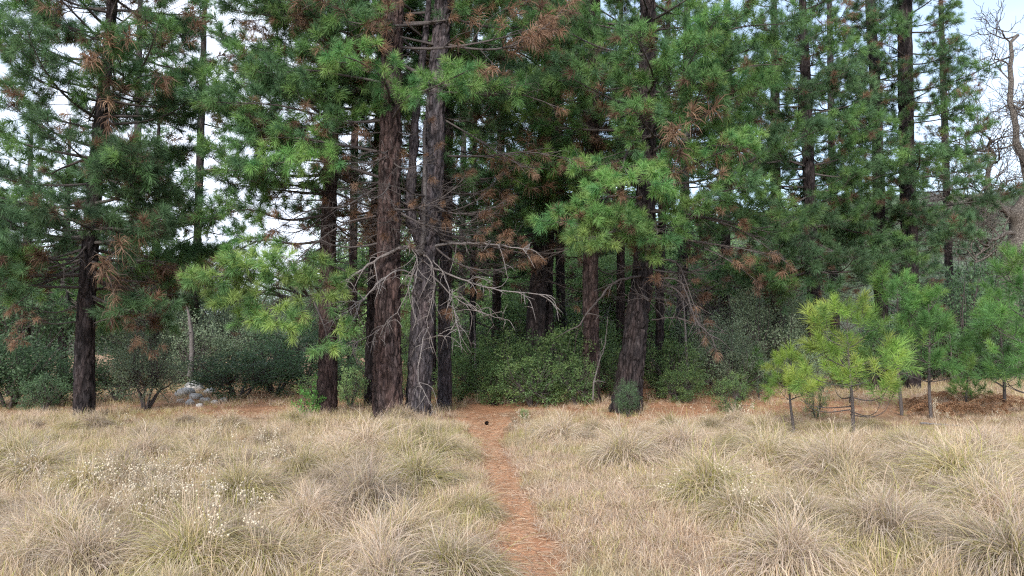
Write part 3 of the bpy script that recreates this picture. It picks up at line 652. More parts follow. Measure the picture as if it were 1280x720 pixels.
for a in [('dark', 15, 405, 17.5, 130), ('dark', 70, 428, 18.5, 120), ('dark', -40, 400, 17, 130), ('dark', 150, 430, 19, 90), ('dark', 300, 432, 20.5, 130), ('dark', 345, 425, 22, 110), ('dark', 25, 350, 22, 160), ('dark', 60, 460, 16.6, 60),
          ('dark', 1195, 330, 27, 130), ('dark', 1160, 345, 29, 120), ('dark', 1240, 350, 29, 110), ('dark', 1100, 400, 23, 110), ('dark', 1050, 410, 23.5, 100), ('dark', 440, 440, 21, 80), ('dark', 970, 410, 24, 100), ('dark', 380, 390, 25, 140), ('dark', 1290, 330, 31, 120)]:
    shrub(*a, 'dark evergreen shrub in the shade ' + beside(a[1], a[3]), G1)
for a in [('grey', 185, 412, 17.2, 105), ('grey', 250, 395, 24, 120), ('grey', 285, 360, 28, 130), ('grey', 330, 390, 26, 120), ('grey', 225, 380, 27, 110), ('grey', 900, 395, 20.5, 95), ('grey', 955, 360, 22.5, 110), ('grey', 995, 375, 23, 80), ('grey', 925, 420, 19.5, 80), ('grey', 940, 345, 27, 120), ('grey', 860, 400, 24, 100), ('grey', 1010, 430, 20, 60), ('grey', 200, 350, 30, 150), ('grey', 1215, 300, 36, 150), ('grey', 1270, 360, 36, 120)]:
    shrub(*a, 'dense grey green shrub ' + beside(a[1], a[3]), G2)
for a in [('holly', 690, 402, 18.2, 110), ('holly', 640, 415, 19, 100), ('holly', 665, 440, 17.2, 90), ('holly', 765, 430, 19.4, 70), ('holly', 845, 420, 19.2, 80), ('holly', 850, 455, 18, 60), ('holly', 615, 445, 18.6, 60), ('holly', 720, 440, 17.6, 60), ('holly', 575, 440, 19, 60), ('holly', 600, 420, 23, 100), ('holly', 740, 395, 23, 110), ('holly', 820, 380, 24, 110), ('holly', 650, 370, 25, 120), ('holly', 700, 370, 27, 120)]:
    shrub(*a, 'leafy mid green shrub ' + beside(a[1], a[3]), G3)
for a in [('light', 440, 455, 17.5, 50), ('light', 400, 462, 18.5, 60), ('light', 510, 440, 21, 70), ('light', 555, 470, 18.2, 40), ('light', 590, 380, 28, 110), ('light', 420, 420, 24, 80), ('light', 545, 400, 27, 90), ('light', 480, 400, 27, 90), ('light', 780, 400, 27, 90), ('light', 620, 350, 34, 140), ('light', 560, 340, 36, 140), ('light', 700, 340, 38, 150), ('light', 470, 350, 36, 150), ('light', 800, 350, 36, 150), ('light', 880, 360, 36, 140)]:
    shrub(*a, 'loose light green bush ' + beside(a[1], a[3]), G4)
shrub('fresh', 388, 476, 15.2, 36, 'small bright green leafy plant at the foot of the slim reddish trunk', name='leafy_plant', cat='plant')
shrub('dark', 784, 474, 15.2, 34, 'small dark bush growing against the swollen base of the leaning pine')
shrub('holly', 912, 466, 16.0, 46, 'low round green bush in the dry grass in front of the grey green shrubs')
shrub('light', 655, 508, 14.6, 14, 'little leafy sprig beside the end of the trail', name='leafy_plant', cat='plant')
shrub('light', 1018, 478, 15, 30, 'low yellow green bush just behind the small sapling')

# oaks behind, leafy crowns
def oak(u, d, vtop, wpx, kind, label, group, seed):
    rg = np.random.default_rng(seed); p = P(u, 423, d); H = P(u, vtop, d)[2]; rx = wpx * d / F / 2
    root = thing('oak_tree', label, 'oak tree', (p[0], d, 0), 0, group)
    mb = MB(); tr = bez([(0, 0, -0.1), (rg.normal(0, 0.15), 0, H * 0.25), (rg.normal(0, 0.3), rg.normal(0, 0.2), H * 0.5)], 8); mb.tube(tr, np.linspace(0.05 * H * 0.5, 0.06, 8), 10)
    cen = []
    for q in range(9):
        a = q * 2.4 + rg.random(); e = np.array((math.cos(a) * rx * rg.uniform(0.3, 0.72), math.sin(a) * rx * rg.uniform(0.3, 0.7), H * rg.uniform(0.42, 0.82)))
        cen.append(e); s = tr[rg.integers(3, 8)]
        mb.tube(bez([s, (s + e) / 2 + rg.normal(0, 0.2, 3), e], 8), np.linspace(0.06, 0.02, 8), 6)
    obj('trunk', mb.mesh('trunk', M['oakbark'], True), root)
    for e in cen:
        lf = SHR[kind][rg.integers(0, len(SHR[kind]))][1]; s = rx * rg.uniform(0.42, 0.6)
        obj('crown', lf, root, e - np.array((0, 0, s)), (rg.normal(0, 0.3), rg.normal(0, 0.3), rg.uniform(0, 6)), (s, s, s * 0.85), 'stuff')
GO = 'leafy oaks behind the pines'
for q, (u, d, vt, wp, kd) in enumerate([(210, 34, 300, 170, 'grey'), (330, 36, 310, 150, 'grey'), (20, 28, 280, 190, 'dark'), (-80, 30, 260, 200, 'dark'), (610, 40, 190, 240, 'light'), (560, 34, 300, 150, 'light'), (655, 35, 290, 150, 'light'), (765, 36, 290, 150, 'holly'), (720, 42, 200, 240, 'holly'), (840, 42, 220, 200, 'light'), (510, 42, 230, 200, 'light'), (930, 40, 290, 180, 'grey'), (1000, 44, 320, 160, 'grey'), (100, 36, 300, 200, 'dark'), (420, 40, 290, 170, 'holly')]):
    oak(u, d, vt, wp, kd, 'leafy %s oak far ' % {'grey': 'grey green', 'dark': 'dark green', 'light': 'light green', 'holly': 'mid green'}[kd] + beside(u, d), GO, 500 + q)

# bare oak on the right, brush and snags
def branchy(mb, rg, p, d, l, r, depth, bend=0.35, kids=(2, 4), up=0.1, rmin=0.006):
    q = bez([p, p + d * l * 0.5 + rg.normal(0, 0.08 * l, 3), p + d * l + rg.normal(0, 0.12 * l, 3) + np.array((0, 0, up * l))], 6)
    mb.tube(q, np.linspace(r, max(r * 0.6, rmin), 6), 8 if r > 0.05 else 4)
    if depth == 0: return
    for a in range(rg.integers(*kids)):
        i = rg.integers(2, 6); dd = unit(d + rg.normal(0, bend * 1.6, 3) + np.array((0, 0, up)))
        branchy(mb, rg, q[i], dd, l * rg.uniform(0.55, 0.85), max(r * 0.52, rmin), depth - 1, bend, kids, up, rmin)
    dd = unit(d + rg.normal(0, bend, 3)); branchy(mb, rg, q[-1], dd, l * 0.75, max(r * 0.6, rmin), depth - 1, bend, kids, up, rmin)
rg = np.random.default_rng(77)
ob = P(1262, 450, 30.0); ob[2] = 0
root = thing('bare_oak', 'leafless twisting oak with thick grey limbs against the sky', 'oak tree', ob)
mb = MB()
tk = bez([ob, P(1258, 360, 30), P(1275, 290, 30), P(1266, 262, 29.8)], 14) - ob; mb.tube(tk, np.linspace(0.46, 0.34, 14), 14)
obj('trunk', mb.mesh('trunk', M['oakbark'], True), root)
for q, (pix, r0) in enumerate([([(1266, 265, 29.8), (1240, 250, 29.5), (1236, 215, 29.3), (1243, 195, 29.2), (1236, 170, 29.1)], 0.14), ([(1268, 268, 29.8), (1285, 230, 29.8), (1270, 170, 29.6), (1264, 100, 29.5), (1268, 40, 29.4)], 0.17),
      ([(1268, 268, 29.8), (1300, 225, 30), (1290, 150, 30.4), (1310, 60, 30.6)], 0.15), ([(1262, 270, 29.8), (1235, 245, 29), (1205, 250, 28.5), (1185, 270, 28.3)], 0.09), ([(1272, 290, 30), (1240, 300, 29), (1215, 330, 28.7)], 0.07)]):
    mb = MB(); c = bez([P(*p) for p in pix], 16) - ob + rg.normal(0, 0.07, (16, 3)) * np.linspace(0, 1, 16)[:, None] ** 0.5; mb.tube(c, np.linspace(r0, r0 * 0.35, 16) * 1.1 * (1 + rg.normal(0, 0.05, 16)), 9)
    for i in range(3, 16, 1):
        d = unit(rg.normal(0, 0.8, 3) + np.array((0, 0, 0.5))); branchy(mb, rg, c[i], d, rg.uniform(0.6, 1.2), 0.04, 3, 0.5, (2, 4), 0.15, 0.008)
    obj('limb', mb.mesh('limb', M['oakbark'], True), root)
BR = []
for q in range(3):
    mb = MB(); r2 = np.random.default_rng(600 + q)
    for a in range(14): branchy(mb, r2, np.array((r2.normal(0, 0.1), r2.normal(0, 0.1), 0)), unit(r2.normal(0, 0.55, 3) + np.array((0, 0, 1.0))), 0.75, 0.02, 3, 0.4, (2, 4), 0.0, 0.005)
    BR.append(mb.mesh('twigs', M['dead']))
for q, (u, d, s) in enumerate([(915, 26, 1.5), (890, 30, 2.2), (870, 33, 2.2), (1185, 34, 2.2), (1215, 33, 2.4), (1250, 32, 2.2), (1165, 36, 2.4), (720, 30, 1.8), (690, 31, 1.8), (585, 29, 1.6), (1270, 38, 2.4)]):
    p = P(u, 423, d); o = tag(obj('bare_bush', BR[q % 3], None, (p[0], d, float(gh(p[0], d)) - 0.05), (0, 0, q * 1.3), s), 'leafless grey tangle of brush ' + beside(u, d), 'bush', 'leafless brush in the wood')
def dead_sapling(pix, r0, label, seed, tw):
    b = np.array(P(*pix[0])); root = thing('dead_sapling', label, 'dead tree', b); limb(root, pix, r0, 0.008, seed, 'stem', 'dead', tw, (0.15, 0.4), down=-0.1)
dead_sapling([(741, 500, 16.8), (744, 470, 16.8), (756, 430, 16.7), (760, 395, 16.7)], 0.022, 'bent pale dead sapling beside the straight reddish trunk', 71, 6)
dead_sapling([(596, 492, 20), (594, 440, 20), (592, 380, 20)], 0.05, 'short grey splintered snag in the shrubs beyond the trail', 72, 4)
dead_sapling([(238, 470, 22), (240, 430, 22), (236, 395, 22), (230, 372, 22)], 0.10, 'grey mottled dead trunk leaning in the gap behind the full crowned pine', 73, 8)
dead_sapling([(1190, 462, 22), (1185, 410, 21), (1165, 380, 20.5), (1140, 365, 20)], 0.022, 'pale arching dead branch stuck upright behind the saplings', 74, 8)
dead_sapling([(860, 480, 19), (856, 400, 19), (850, 330, 19)], 0.04, 'thin grey dead pole among shrubs beside the black barked pine', 75, 8)

# ------------------------------------------------------------------ pine saplings
rs = np.random.default_rng(31)
SAP = {pal: [(L,) + bough_mesh(rs, std_axis(rs, L, 0.12), 0.012, pal, 0.0, t0=0.5, twl=0.3, step=0.20, nn=120, nlen=0.18, up=0.55, width=0.0055, thin=True) for L in (0.45, 0.7, 0.95) for _ in range(2)] for pal in ('young', 'sapling')}
def sapling(u, vb, vtop, wpx, d, pal, label, seed, zfirst=0.35, lower_bare=False):
    rg = np.random.default_rng(seed); b = P(u, 423, d); gz = float(gh(b[0], d)); H = P(u, vtop, d)[2] - gz; rx = wpx * d / F / 2
    root = thing('pine_sapling', label, 'pine sapling', (b[0], d, gz - 0.03))
    mb = MB(); tt = np.linspace(0, 1, 14); st = np.stack([0.03 * np.sin(tt * 5 + seed), 0.03 * np.cos(tt * 4 + seed) - 0.03, tt * H * 0.93], 1)
    mb.tube(st, np.linspace(0.03, 0.010, 14) * (0.6 + 0.25 * H), 8); obj('trunk', mb.mesh('trunk', M['twig'], True), root)
    z = zfirst * H
    while z < H * 0.9:
        t = (z / H - zfirst) / (1 - zfirst); nb = 4; a0 = rg.uniform(0, 6.28)
        for q in range(nb):
            L = max(0.16, rx * (1.0 - 0.72 * t ** 1.2) * rg.uniform(0.62, 1.05))
            c = sorted(SAP[pal], key=lambda p: abs(p[0] - L))[:3]; l0, wm, nm = c[rg.integers(0, 3)]; s = L / l0
            o = obj('bough', wm, root, (np.interp(z, st[:, 2], st[:, 0]), np.interp(z, st[:, 2], st[:, 1]), z), (rg.normal(0, 0.3), -R(rg.uniform(8, 26) + 36 * t), a0 + q * 6.28 / nb + rg.normal(0, 0.2)), (s, s, s))
            obj('needles', nm, o, kind='stuff')
        z += H * 0.135 + rg.uniform(0, 0.05)
    if lower_bare:
        for q in range(8):
            zz = rg.uniform(0.13, 0.34) * H; a = q * 0.8 + rg.normal(0, 0.2); L = rx * rg.uniform(0.7, 1.0); dx, dy = math.cos(a), math.sin(a)
            pts = bez([(0, 0, zz), (dx * L * 0.5, dy * L * 0.5, zz - 0.04), (dx * L * 0.85, dy * L * 0.85, zz + 0.06), (dx * L, dy * L, zz + 0.28)], 12)
            wm, nm = bough_mesh(rg, pts - pts[0], 0.011, pal, 0.0, t0=0.8, twl=0.2, step=0.2, nn=110, nlen=0.16, up=0.4, width=0.0055, thin=True)
            o = obj('bough', wm, root, pts[0]); obj('needles', nm, o, kind='stuff')
    mt = MB(); needles(mt, rg, np.array([(st[-1, 0], st[-1, 1], H * 0.9)]), np.array([(0, 0, 1.0)]), 0.2, 0.2, 130, np.array([PAL[pal][0]])); obj('leader_needles', mt.mesh('needles', M['needle']), root, kind='stuff')
    return root
sapling(1060, 535, 384, 135, 12.4, 'young', 'yellow green pine sapling with bare curved lower branches, largest in the open dry grass', 1, 0.40, True)
sapling(986, 525, 438, 62, 13.0, 'young', 'small thin yellow green pine sapling beside the largest open grown sapling', 2, 0.42)
sapling(1122, 480, 345, 120, 15.5, 'sapling', 'bushy mid green sapling close behind the largest yellow green sapling', 3, 0.3)
sapling(1160, 490, 368, 115, 15.0, 'sapling', 'broad green sapling standing among brown dead bracken', 4, 0.3)
sapling(1205, 470, 440, 36, 17.0, 'sapling', 'knee high green seedling pine behind the brown bracken', 5, 0.2)
sapling(1282, 500, 312, 150, 14.0, 'sapling', 'tall thick green sapling at the far end of the brown bracken', 6, 0.18)
sapling(1250, 480, 360, 90, 16.5, 'sapling', 'green sapling half hidden behind the tall thick one', 7, 0.2)
sapling(945, 470, 440, 40, 19.5, 'sapling', 'small green seedling pine in front of the grey green shrubs', 8, 0.2)

# ------------------------------------------------------------------ grass
def blades(mb, rg, base, d0, ln, wd, bend, c0, c1, seg=3):
    """base (k,3), d0 (k,3) first direction, bend: how far gravity pulls; colours at foot and tip"""
    k = len(base); p = base.copy(); d = unit(d0); side = unit(np.cross(d, rg.normal(size=(k, 3)))) * (np.asarray(wd).reshape(-1, 1) / 2)
    rows = []; st = np.asarray(ln).reshape(-1, 1) / seg
    for s in range(seg):
        f = 1 - 0.25 * s / seg
        rows.append((p - side * f, p + side * f)); p = p + d * st; d = unit(d + np.array((0, 0, -1.0)) * np.asarray(bend).reshape(-1, 1) + rg.normal(0, 0.06, (k, 3)))
    V = np.stack([x for r in rows for x in r] + [p], 1); nv = V.shape[1]
    t = np.repeat(np.linspace(0, 1, seg + 1), 2)[:nv]
    C = c0[:, None, :] * (1 - t[None, :, None]) + c1[:, None, :] * t[None, :, None]
    o = np.arange(k)[:, None] * nv
    q = np.concatenate([o + np.array([[2 * s, 2 * s + 1, 2 * s + 3, 2 * s + 2]]) for s in range(seg - 1)])
    n0 = mb.n; mb.add(V.reshape(-1, 3), q, C.reshape(-1, 3))
    mb.T.append((o + np.array([[2 * seg - 2, 2 * seg - 1, 2 * seg]]) + n0, 0))
STRAW = np.array([(0.61, 0.47, 0.30), (0.69, 0.56, 0.40), (0.75, 0.64, 0.50), (0.56, 0.41, 0.28), (0.65, 0.50, 0.40)])
GREEN = np.array([(0.36, 0.35, 0.10), (0.44, 0.40, 0.13), (0.28, 0.30, 0.09), (0.50, 0.44, 0.18)])
GREY = np.array([(0.50, 0.43, 0.36), (0.60, 0.52, 0.44), (0.40, 0.32, 0.26)])
RUST = np.array([(0.42, 0.26, 0.16), (0.37, 0.23, 0.14), (0.50, 0.34, 0.22)])
def pickc(rg, k, *wp):
    ch = rg.choice(len(wp), k, p=np.array([w for w, _ in wp]) / sum(w for w, _ in wp)); out = np.zeros((k, 3))
    for i, (w_, pal) in enumerate(wp):
        m = ch == i; out[m] = pal[rg.integers(0, len(pal), m.sum())]
    return out * rg.uniform(0.8, 1.2, (k, 1))
rg = np.random.default_rng(41)
def tussock_mesh(greenish, k=2500):
    mb = MB(); a = rg.uniform(0, 6.28, k); r = 0.27 * rg.random(k) ** 0.6
    base = np.stack([np.cos(a) * r, np.sin(a) * r, 0.19 * (1 - (r / 0.27) ** 2)], 1); az = a + rg.normal(0, 0.8, k) + 0.5 * np.sin(2 * a + rg.uniform(0, 6))
    tilt = np.radians(np.clip(r / 0.27 * 58 + rg.normal(4, 17, k), 0, 86)); d = np.stack([np.cos(az) * np.sin(tilt), np.sin(az) * np.sin(tilt), np.cos(tilt)], 1)
    c0 = pickc(rg, k, (greenish * 0.8, GREEN), (1.0, GREY)); c1 = pickc(rg, k, (2.0, STRAW), (greenish * 0.7, GREEN), (0.2, GREY))
    blades(mb, rg, base, d, rg.uniform(0.24, 0.60, k) * (0.75 + 0.4 * np.sin(a * 1.5 + rg.uniform(0, 6)) ** 2), rg.uniform(0.003, 0.0058, k), rg.uniform(0.24, 0.55, k), c0, c1, 7)
    k = 12; az = rg.uniform(0, 6.28, k); tilt = np.radians(rg.uniform(3, 30, k)); d = np.stack([np.cos(az) * np.sin(tilt), np.sin(az) * np.sin(tilt), np.cos(tilt)], 1)
    blades(mb, rg, rg.normal(0, 0.06, (k, 3)) * np.array((1, 1, 0)), d, rg.uniform(0.6, 0.95, k), rg.uniform(0.003, 0.004, k), rg.uniform(0.04, 0.12, k), pickc(rg, k, (1, STRAW)), pickc(rg, k, (1, STRAW)), 4)
    return mb.mesh('bunchgrass_clump', M['tussock'])
TUS = [tussock_mesh(g) for g in (0.22, 0.4, 0.9, 0.18, 1.6, 0.6)]
def tuft_mesh(k, h, spread, lean, wp0, wp1, wd=(0.0035, 0.0065), bend=(0.15, 0.55)):
    mb = MB(); a = rg.uniform(0, 6.28, k); r = spread * np.sqrt(rg.random(k)); base = np.stack([np.cos(a) * r, np.sin(a) * r, np.full(k, -0.01)], 1)
    az = rg.uniform(0, 6.28, k); tilt = np.abs(rg.normal(0, math.radians(lean), k)); d = np.stack([np.cos(az) * np.sin(tilt), np.sin(az) * np.sin(tilt), np.cos(tilt)], 1)
    blades(mb, rg, base, d, h * rg.uniform(0.5, 1.15, k), rg.uniform(*wd, k), rg.uniform(*bend, k), pickc(rg, k, *wp0), pickc(rg, k, *wp1), 3)
    return mb.mesh('grass_tuft', M['grass'])
def lib(name, meshes):
    c = bpy.data.collections.new(name)
    for i, m in enumerate(meshes): c.objects.link(bpy.data.objects.new('%s_%02d' % (name, i), m))
    return c
def scatter(name, pts, rotz, scl, idx, coll, tilt=0.12, seed=0):
    """one object of stuff: geometry nodes put a small mesh on every point"""
    k = len(pts); r_ = np.random.default_rng(seed)
    me = bpy.data.meshes.new(name); me.vertices.add(k); me.vertices.foreach_set('co', np.asarray(pts, np.float32).ravel())
    a = me.attributes.new('rot', 'FLOAT_VECTOR', 'POINT'); a.data.foreach_set('vector', np.stack([r_.normal(0, tilt, k), r_.normal(0, tilt, k), rotz], 1).astype(np.float32).ravel())
    a = me.attributes.new('scl', 'FLOAT_VECTOR', 'POINT'); a.data.foreach_set('vector', np.asarray(scl, np.float32).ravel())
    a = me.attributes.new('idx', 'INT', 'POINT'); a.data.foreach_set('value', np.asarray(idx, np.int32))
    o = obj(name, me, kind='stuff')
    g = bpy.data.node_groups.new(name, 'GeometryNodeTree'); g.interface.new_socket('Geometry', in_out='INPUT', socket_type='NodeSocketGeometry'); g.interface.new_socket('Geometry', in_out='OUTPUT', socket_type='NodeSocketGeometry')
    gi, go = N(g, 'NodeGroupInput'), N(g, 'NodeGroupOutput'); ip = N(g, 'GeometryNodeInstanceOnPoints'); ci = N(g, 'GeometryNodeCollectionInfo')
    ci.inputs['Collection'].default_value = coll; ci.inputs['Separate Children'].default_value = True; ci.inputs['Reset Children'].default_value = True
    def na(nm, dt): n = N(g, 'GeometryNodeInputNamedAttribute', data_type=dt); n.inputs['Name'].default_value = nm; return n.outputs['Attribute']
    er = N(g, 'FunctionNodeEulerToRotation'); L = g.links.new
    L(gi.outputs[0], ip.inputs['Points']); L(ci.outputs[0], ip.inputs['Instance']); ip.inputs['Pick Instance'].default_value = True
    L(na('idx', 'INT'), ip.inputs['Instance Index']); L(na('rot', 'FLOAT_VECTOR'), er.inputs[0]); L(er.outputs[0], ip.inputs['Rotation']); L(na('scl', 'FLOAT_VECTOR'), ip.inputs['Scale']); L(ip.outputs[0], go.inputs[0])
    md = o.modifiers.new('scatter', 'NODES'); md.node_group = g
    return o
def field(rg, n, y0, y1, p=1.0):
    """random points over the meadow seen by the camera, even on the ground"""
    y = y0 + (y1 - y0) * rg.random(n) ** p; x = rg.uniform(-1, 1, n) * (0.72 * y + 1.6); keep = rg.random(n) < (0.72 * y + 1.6) / (0.72 * y1 + 1.6) if p == 1.0 else np.ones(n, bool)
    return x[keep], y[keep]
def short_zone(x, y):   # trodden, shorter grass right of the trail and beside it
    return np.clip(1.15 - np.abs(x - path_x(y) - 0.75) / 1.0, 0, 1) * np.clip((11 - y) / 3, 0, 1)
GRASS = []
GT = [tuft_mesh(34, 0.27, 0.12, 34, ((1, STRAW), (0.25, GREY), (0.25, RUST)), ((1, STRAW), (0.15, RUST))) for _ in range(4)] + \
     [tuft_mesh(34, 0.25, 0.12, 36, ((1, STRAW), (1.0, GREEN)), ((1, STRAW), (0.8, GREEN))) for _ in range(3)] + \
     [tuft_mesh(30, 0.21, 0.13, 48, ((1, GREY), (0.6, RUST)), ((1, STRAW), (0.6, GREY), (0.5, RUST)), bend=(0.1, 0.5)) for _ in range(3)] + \
     [tuft_mesh(12, 0.40, 0.09, 18, ((1, STRAW),), ((1, STRAW), (0.4, GREY)), wd=(0.0024, 0.0036), bend=(0.02, 0.15)) for _ in range(2)]
cg = lib('grass_tuft', GT)
x, y = field(rg, 33000, 3.0, 17.5)
pd = path_dist(x, y); edge = 0.10 + 0.16 * fbm(x * 2, y * 2, 5, 2) + 0.75 * np.clip((y - 12) / 2.5, 0, 1) * fbm(x * 1.2, y * 1.2, 8, 2) * 1.6
lt = litter(x, y); nzp = fbm(x * 0.7, y * 0.7, 9, 3)
keep = (pd > edge) & (rg.random(len(x)) > np.clip((y - 12.5) / 4.5, 0, 1) * 0.55 + 0.35 * (nzp < 0.38)) & ~((lt > 0.75) & (rg.random(len(x)) < 0.62))
x, y, pd, lt, nzp = x[keep], y[keep], pd[keep], lt[keep], nzp[keep]; k = len(x)
szn = short_zone(x, y); sc = rg.uniform(0.7, 1.25, k) * (1 - 0.25 * szn) * np.clip(0.35 + pd * 1.1, 0.4, 1) * (0.2 + 1.0 * nzp) * np.clip(1.1 - (y - 7) * 0.05, 0.62, 1)
idx = np.where(rg.random(k) < 0.45, rg.integers(0, 4, k), rg.integers(4, 12, k)); gp = fbm(x * 0.9 + 40, y * 0.9, 3, 3); idx = np.where((gp > 0.56) & (rg.random(k) < 0.8), rg.integers(4, 7, k), idx)
idx = np.where((szn > 0.3) & (rg.random(k) < 0.6), rg.integers(7, 10, k), idx)
GRASS.append((np.stack([x, y, gh(x, y)], 1), rg.uniform(0, 6.28, k), np.stack([sc * 1.1, sc * 1.1, sc], 1), idx, cg, 0.16, 1))
xs_ = path_x(0); k = 5200; y = 3.4 + 8.5 * rg.random(k); x = path_x(y) + rg.uniform(0.12, 2.0, k) * np.where(rg.random(k) < 0.75, 1, -0.45); kp = path_dist(x, y) > 0.15 + 0.16 * fbm(x * 3, y * 3, 2, 2); x, y = x[kp], y[kp]; k = len(x)
sc = rg.uniform(0.3, 0.62, k); GRASS.append((np.stack([x, y, gh(x, y)], 1), rg.uniform(0, 6.28, k), np.stack([sc * 1.5, sc * 1.5, sc], 1), np.where(rg.random(k) < 0.75, rg.integers(7, 10, k), rg.integers(0, 7, k)), cg, 0.3, 6))
# sparser dry grass in the wood and out on the right
x, y = field(rg, 16000, 17.5, 40); keep = rg.random(len(x)) < np.clip(0.16 + 0.8 * (x > 6) + 0.5 * (x < -5), 0, 1) * (1 - 0.4 * (y > 25)); x, y = x[keep], y[keep]; k = len(x)
sc = rg.uniform(0.5, 1.1, k) * 0.9; GRASS.append((np.stack([x, y, gh(x, y)], 1), rg.uniform(0, 6.28, k), np.stack([sc * 1.6, sc * 1.6, sc], 1), rg.integers(0, 12, k), cg, 0.16, 2))

# tufts crowding round the trunk feet
px = []
for nm in TR:
    b = TR[nm][2]
    if b[1] < 19:
        for q in range(26): a = rg.uniform(0, 6.28); rr = rg.uniform(0.28, 0.75); px.append((b[0] + math.cos(a) * rr, b[1] + math.sin(a) * rr - 0.1))
px = np.array(px); px = px[path_dist(px[:, 0], px[:, 1]) > 0.5]; k = len(px); sc = rg.uniform(0.6, 1.15, k)
GRASS.append((np.stack([px[:, 0], px[:, 1], gh(px[:, 0], px[:, 1])], 1), rg.uniform(0, 6.28, k), np.stack([sc] * 3, 1), rg.integers(0, 10, k), cg, 0.2, 5))

def ga(p, rz, s, i, *_): return p, rz, s, i
gz_ = [ga(*a) for a in GRASS]
scatter('grass', np.concatenate([a[0] for a in gz_]), np.concatenate([a[1] for a in gz_]), np.concatenate([a[2] for a in gz_]), np.concatenate([a[3] for a in gz_]), cg, 0.18, 1)

# bunchgrass clumps, each one of them a plant that can be told apart
TCOL = ['straw coloured', 'silvery straw', 'yellow green', 'pale straw', 'green tufted', 'olive tinged']
def tlabel(xx, yy, r, m):
    u = 640 + xx / yy * F; side = 'left' if xx < path_x(yy) else 'right'
    pl = 'close beside the trail' if path_dist(xx, yy) < 1.2 else beside(u, yy) if yy > 9.5 else ('among the cream wildflowers' if 60 < u < 340 and 6.0 < yy < 9.5 else 'in the open meadow facing ' + min(LMK, key=lambda q: abs(q[0] - u))[2])
    return '%s %s bunchgrass clump %s' % ('big' if r > 0.8 else 'small', TCOL[m], pl)
spots = [(1045, 612, 58, 1, 'rounded bunchgrass mound with grey drooping blades in front of the largest sapling'), (890, 632, 62, 4, 'wide yellow green bunchgrass clump in the shorter grass right of the trail'), (780, 580, 52, 1, 'silvery bunchgrass mound right of the far part of the trail'),
         (560, 712, 75, 2, 'large arching bunchgrass clump at the trail side with yellow green blades'), (455, 640, 65, 3, None), (520, 612, 52, 4, None), (460, 572, 45, 0, None), (150, 605, 46, 1, None), (45, 600, 48, 2, None), (182, 572, 40, 0, None), (385, 655, 55, 3, None), (110, 712, 70, 0, None), (330, 705, 60, 5, None),
         (1235, 650, 70, 2, None), (960, 580, 45, 4, None), (1110, 680, 75, 3, None), (990, 715, 85, 0, None), (1200, 610, 55, 4, None), (1150, 590, 48, 3, None), (850, 570, 40, 3, None), (700, 552, 34, 0, None), (545, 575, 38, 4, None), (590, 640, 40, 4, None), (300, 625, 48, 4, None), (250, 590, 40, 5, None), (60, 660, 55, 0, None), (470, 700, 75, 0, None), (1265, 720, 80, 5, None), (1230, 575, 46, 0, None), (930, 660, 55, 2, None), (1130, 565, 34, 2, None)]
def clump(xx, yy, r, m, label, group):
    tag(obj('bunchgrass_clump', TUS[m], None, (xx, yy, float(gh(xx, yy)) - 0.02), (rg.normal(0, 0.06), rg.normal(0, 0.06), rg.uniform(0, 6.28)), (r * rg.uniform(0.95, 1.3), r * rg.uniform(0.85, 1.1), r * rg.uniform(0.64, 0.94))), label, 'grass clump', group)
for (u, v, wp, m, lab) in spots:
    p = GP(u, v); r = wp * p[1] / F / 0.42; clump(p[0], p[1], r, m, lab or tlabel(p[0], p[1], r, m), None if lab else 'bunchgrass clumps in the meadow')
n = 0
while n < 185:
    yy = 4.2 + 10 * rg.random() ** 0.8; xx = rg.uniform(-1, 1) * (0.72 * yy + 1)
    if (abs(xx / yy - 0.45) < 0.05 and 8.5 < yy < 13) or (xx / yy > 0.36 and yy > 11.2) or (abs(xx / yy - 0.37) < 0.03 and yy > 9.5): continue
    if path_dist(xx, yy) < 0.75 or float(short_zone(np.float64(xx), np.float64(yy))) > 0.25: continue
    r = rg.uniform(0.35, 1.0) * (1 if yy < 10 else 0.8); m = int(rg.choice([0, 3, 0, 1, 2, 5, 4])); clump(xx, yy, r, m, tlabel(xx, yy, r, m), 'bunchgrass clumps in the meadow'); n += 1

# dried flower stalks with cream heads
def flower_mesh():
    mb = MB(); n = rg.integers(4, 8)
    for a in range(n):
        h = rg.uniform(0.30, 0.55); d = unit(rg.normal(0, 0.22, 3) + np.array((0, 0, 1.0))); b = rg.normal(0, 0.04, 3) * np.array((1, 1, 0)); t = b + d * h
        mb.tube(np.array([b, (b + t) / 2 + rg.normal(0, 0.01, 3), t]), (0.0028, 0.0022, 0.0016), 4, (0.45, 0.36, 0.26))
        for c in range(rg.integers(4, 10)):
            q = t + rg.normal(0, 0.022, 3); rr = rg.uniform(0.004, 0.0075); cc = np.array((0.62, 0.54, 0.41)) * rg.uniform(0.8, 1.1)
            mb.tube(np.array([t - d * 0.03, q]), (0.0014, 0.0012), 3, (0.45, 0.38, 0.28))
            mb.tube(np.array([q + (0, 0, -rr), q + (0, 0, -rr * 0.3), q + (0, 0, rr * 0.6), q + (0, 0, rr)]), (rr * 0.4, rr, rr * 0.9, rr * 0.3), 6, cc)
    return mb.mesh('dried_wildflower', M['plain'])
FLM = [flower_mesh() for _ in range(5)]
